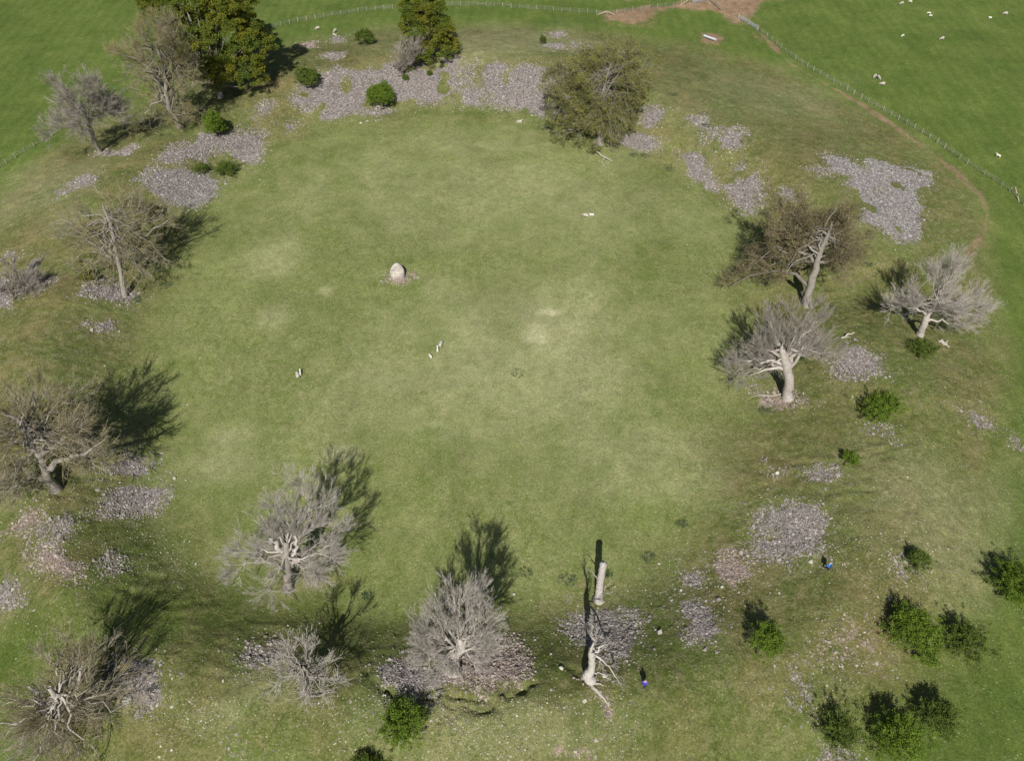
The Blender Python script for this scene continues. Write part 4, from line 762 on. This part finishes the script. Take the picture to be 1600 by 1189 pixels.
v, f, tn = tubes(gs); mesh_np('rail', v, f, M['post'], root, tone=tn)
for t in (.02, .5, .98): v, f, tn = tubes([rod(e * t + [0.12, 0, -.2], e * t + [.12, 0, 1.3], .09)]); mesh_np('post', v, f, M['post'], root, tone=tn)
# sheep trough
c = (G(1099, 59) + G(1118, 66)) / 2; e = G(1118, 66) - G(1099, 59); L_ = np.linalg.norm(e[:2]); yaw = math.atan2(e[1], e[0])
root = empty('feed_trough', c, 'long pale metal feed trough on a bare earth patch, top right', 'trough'); root.rotation_euler = (0, 0, yaw)
hx = L_ / 2; prof = [(-.36, .62), (-.22, .28), (.22, .28), (.36, .62), (.33, .62), (.19, .32), (-.19, .32), (-.33, .62)]
V = np.array([[s * hx, y_, z_] for s in (-1, 1) for (y_, z_) in prof]); F = [[k, (k + 1) % 8, 8 + (k + 1) % 8, 8 + k] for k in range(8)]; mesh_np('basin', V, np.array(F), M['trough'], root)
for s in (-1, 1):
    V = np.array([[s * hx, -.36, .63], [s * hx, -.22, .27], [s * hx, .22, .27], [s * hx, .36, .63], [s * (hx - .04), -.36, .63], [s * (hx - .04), -.22, .27], [s * (hx - .04), .22, .27], [s * (hx - .04), .36, .63]])
    mesh_np('end_plate', V, np.array([[0, 1, 2, 3], [4, 5, 6, 7], [0, 1, 5, 4], [1, 2, 6, 5], [2, 3, 7, 6], [3, 0, 4, 7]]), M['trough'], root)
V = box_v((0, 0, .44), 2 * hx - .1, .46, .02); mesh_np('feed', V, CF, M['trough'], root)
for s in (-1, 1):
    for y_ in (-.28, .28):
        v, f, tn = tubes([rod([s * (hx - .3), y_, 0], [s * (hx - .3), y_ * .8, .35], .03)]); mesh_np('leg', v, f, M['steel'], root)
b = G(1130, 66); v, f, tn = tubes([(np.array([[[0, 0, -.2], [0, 0, .4], [0, 0, .8], [0, 0, .82]]]), np.array([[.13, .12, .11, .01]]), 8)]); o = mesh_np('marker_post', v, f, M['dark'], tone=tn); o.location = b; tag(o, 'short dark post right of the feed trough', 'post')

# ------------------------------------------------------------------ sheep, lambs and walkers grown from skeletons
def skin(name, joints, edges, material, parent=None, sub=2, root=0):
    me = bpy.data.meshes.new(name); me.from_pydata([j[:3] for j in joints], edges, []); o = bpy.data.objects.new(name, me); SC.collection.objects.link(o)
    m = o.modifiers.new('skin', 'SKIN'); m.use_smooth_shade = True; s = o.modifiers.new('sub', 'SUBSURF'); s.levels = sub; s.render_levels = sub
    if me.skin_vertices: sv = me.skin_vertices[0].data
    for k, j in enumerate(joints): sv[k].radius = (j[3], j[4] if len(j) > 4 else j[3]); sv[k].use_root = (k == root)
    me.materials.append(material)
    if parent: o.parent = parent
    return o
def make_sheep(kind, grazing, lying=False):
    s = 1.0 if kind == 'ewe' else .62; f = M['fleece' if kind == 'ewe' else 'lamb']; k_ = 1. if kind == 'ewe' else .78
    H = .62 if not lying else .3; J = [(-.42, 0, H, .24*k_), (0, 0, H + .02, .31*k_, .30*k_), (.38, 0, H, .25*k_), (-.58, 0, H + .02, .12*k_)]; E = [(0, 1), (1, 2), (0, 3)]
    def add(pt, par): J.append(pt); E.append((par, len(J) - 1)); return len(J) - 1
    n1 = add((.58, 0, H + (.0 if grazing else .18), .13), 2)
    if grazing: n2 = add((.76, 0, H - .26, .085), n1); hd = add((.84, 0, max(H - .46, .1), .055), n2); ear = n2; ez = H - .22; ex = .74
    else: n2 = add((.72, 0, H + .36, .10), n1); hd = add((.92, 0, H + .30, .055), n2); ear = n2; ez = H + .42; ex = .70
    for sy in (-1, 1): add((ex - .02, sy * .17, ez, .025), ear)
    for (bx, par) in ((-.44, 0), (.38, 2)):
        for sy in (-1, 1):
            if lying: q = add((bx + .12, sy * .26, .16, .07), par); add((bx + .34, sy * .27, .06, .035), q)
            else: q = add((bx, sy * .15, H - .2, .085*k_), par); q = add((bx - .04 if bx < 0 else bx + .03, sy * .14, .3, .042), q); q = add((bx, sy * .14, .08, .032), q); add((bx + .04, sy * .14, .02, .034), q)
    J = [tuple(c * s for c in j) for j in J]
    o = skin(kind, J, E, f, None, 2, 1); return o
protos = {}
def sheep(kind, px, py, face, label, grazing=True, lying=False, group='sheep and lambs scattered over the pasture', sc=1.):
    key = (kind, grazing, lying)
    if key not in protos: o = protos[key] = make_sheep(*key)
    else: o = protos[key].copy(); SC.collection.objects.link(o)
    o.location = G(px, py); o.rotation_euler = (0, 0, R(face)); o.scale = (sc, sc, sc); tag(o, label, 'sheep' if kind == 'ewe' else 'lamb', group)
for a_ in [('ewe', 497, 47, 215, 'grazing ewe beside the top left fence, facing down left'), ('ewe', 524, 51, 240, 'upper of the two small sheep left of the round bush at the top', True, False), ('ewe', 523, 58, -40, 'lower of the two small sheep left of the round bush at the top', True, False),
           ('ewe', 407, 60, 20, 'sheep standing in the dark shade of the big evergreens'), ('ewe', 1366, 122, 225, 'left sheep of the pair above a lamb, right pasture'), ('ewe', 1372, 124, 280, 'right sheep of the pair above a lamb, right pasture'),
           ('ewe', 1378, 134, 180, 'sheep just below the pair in the right pasture'), ('ewe', 1471, 63, 200, 'big grazing ewe in the right pasture, lower of the top right ones'), ('ewe', 1570, 24, 180, 'big ewe nearest the top right corner'),
           ('ewe', 1408, 8, 205, 'ewe at the top edge of the right pasture with a lamb beside it'),
           ('ewe', 689, 541, 75, 'grey ewe leading two lambs in the middle of the field'), ('ewe', 466, 589, 110, 'grey ewe with a lamb close to it on the left of the field'), ('ewe', 915, 340, 160, 'standing grey ewe in the upper field with a lamb lying beside it')]:
    sheep(*a_)
sheep('ewe', 811, 192, 10, 'beige sheep lying at the far inner edge of the field', False, True)
for a_ in [('lamb', 1422, 5, 150, 'white lamb right of the ewe at the top edge', True, False), ('lamb', 1451, 23, 160, 'upper lamb of the touching pair, top right'), ('lamb', 1453, 27, 10, 'lower lamb of the touching pair, top right'),
           ('lamb', 1547, 29, 190, 'white lamb lying left of the big ewe at the top right', False, True), ('lamb', 1410, 58, 210, 'white lamb alone left of the big grazing ewe'), ('lamb', 1559, 246, 135, 'white lamb alone by the long right fence', False, False),
           ('lamb', 684, 549, 95, 'first white lamb following the grey ewe, closest to it', False, False), ('lamb', 673, 559, 120, 'second white lamb, trailing behind the others'), ('lamb', 470, 586, 100, 'white lamb pressed against the grey ewe on the left', False, False),
           ('lamb', 925, 337, 185, 'white lamb lying right of the standing ewe', False, True)]:
    sheep(*a_, sc=1.25)

def walker(label, px, py, face, jacket, hair, pack=False, stride=.22):
    b = G(px, py); root = empty('person', b, label, 'person'); root.rotation_euler = (0, 0, R(face)); root.scale = (1.08, 1.08, 1.08)
    # x forward, y left
    J = [(0, 0, .95, .13, .16), (0, 0, 1.15, .12, .15), (.02, 0, 1.36, .12, .17), (.03, 0, 1.50, .06), (.05, 0, 1.62, .095, .085), (.06, 0, 1.70, .085, .075)]; E = [(0, 1), (1, 2), (2, 3), (3, 4), (4, 5)]
    def add(pt, par): J.append(pt); E.append((par, len(J) - 1)); return len(J) - 1
    add((.155, 0, 1.63, .016), 4)                                        # nose
    for sy in (-1, 1): add((.04, sy * .10, 1.63, .018), 4)                # ears
    arms = []
    for sy in (-1, 1):
        s = add((.02, sy * .19, 1.42, .065), 2); e_ = add((-.02 + sy * .06, sy * .26, 1.14, .045), s); h = add((.10 + sy * .10, sy * .25, .92, .030), e_); pl = add((.13 + sy * .11, sy * .245, .87, .034, .02), h); arms.append((s, e_, h))
        for k in range(4): q = add((.15 + sy * .11 + k * .004, sy * .245 + (k - 1.5) * .020, .81 - .006 * (k in (1, 2)), .009), pl); add((.135 + sy * .11, sy * .245 + (k - 1.5) * .020, .775, .0075), q)
        q = add((.17 + sy * .10, sy * .245, .86, .010), pl); add((.185 + sy * .10, sy * .24, .83, .009), q)
        hp = add((0, sy * .09, .88, .10), 0); kn = add((sy * stride * .6 + .04, sy * .10, .48, .062), hp); an = add((sy * stride - (.08 if sy < 0 else 0), sy * .10, .10, .042), kn); add((sy * stride + .12 - (.08 if sy < 0 else 0), sy * .11, .04, .035), an)
    skin('body', J, E, M['skin'], root, 1, 0)
    Jj = [(0, 0, .86, .17, .20), (0, 0, 1.12, .155, .19), (.02, 0, 1.36, .15, .20), (.03, 0, 1.49, .085)]; Ej = [(0, 1), (1, 2), (2, 3)]
    for sy in (-1, 1):
        n0 = len(Jj); Jj += [(.02, sy * .20, 1.42, .09), (-.02 + sy * .06, sy * .27, 1.14, .07), (.09 + sy * .10, sy * .255, .94, .052)]; Ej += [(2, n0), (n0, n0 + 1), (n0 + 1, n0 + 2)]
    skin('jacket', Jj, Ej, M[jacket], root, 2, 1)
    Jt = [(0, 0, .94, .15, .17)]; Et = []
    for sy in (-1, 1):
        n0 = len(Jt); Jt += [(0, sy * .09, .86, .115), (sy * stride * .6 + .04, sy * .10, .48, .085), (sy * stride - (.08 if sy < 0 else 0), sy * .10, .12, .065)]; Et += [(0, n0), (n0, n0 + 1), (n0 + 1, n0 + 2)]
    skin('trousers', Jt, Et, M['navy'], root, 2, 0)
    for sy in (-1, 1):
        x0 = sy * stride - (.08 if sy < 0 else 0); skin('shoe', [(x0 - .05, sy * .10, .07, .055), (x0 + .06, sy * .105, .055, .055), (x0 + .17, sy * .11, .045, .045)], [(0, 1), (1, 2)], M['shoe'], root, 2, 0)
    skin('hair', [(-.0, 0, 1.62, .09, .09), (.02, 0, 1.71, .10, .09), (.06, 0, 1.765, .07, .07)], [(0, 1), (1, 2)], M[hair], root, 2, 0)
    v = np.concatenate([box_v((.135, s * .032, 1.665), .014, .02, .012) for s in (-1, 1)]); mesh_np('eyes', v, np.concatenate([CF, CF + 8]), M['eye'], root)
    if pack: skin('rucksack', [(-.20, 0, 1.04, .10, .13), (-.22, 0, 1.22, .12, .14), (-.19, 0, 1.40, .09, .12)], [(0, 1), (1, 2)], M[pack], root, 2, 1)
walker('person in a bright blue jacket walking beside the big round cobble patch', 1291, 890, 120, 'blue', 'hair', pack='pack')
walker('person in a violet blue jacket walking below the broken snag', 1005, 1073, 80, 'indigo', 'fair', stride=.16)
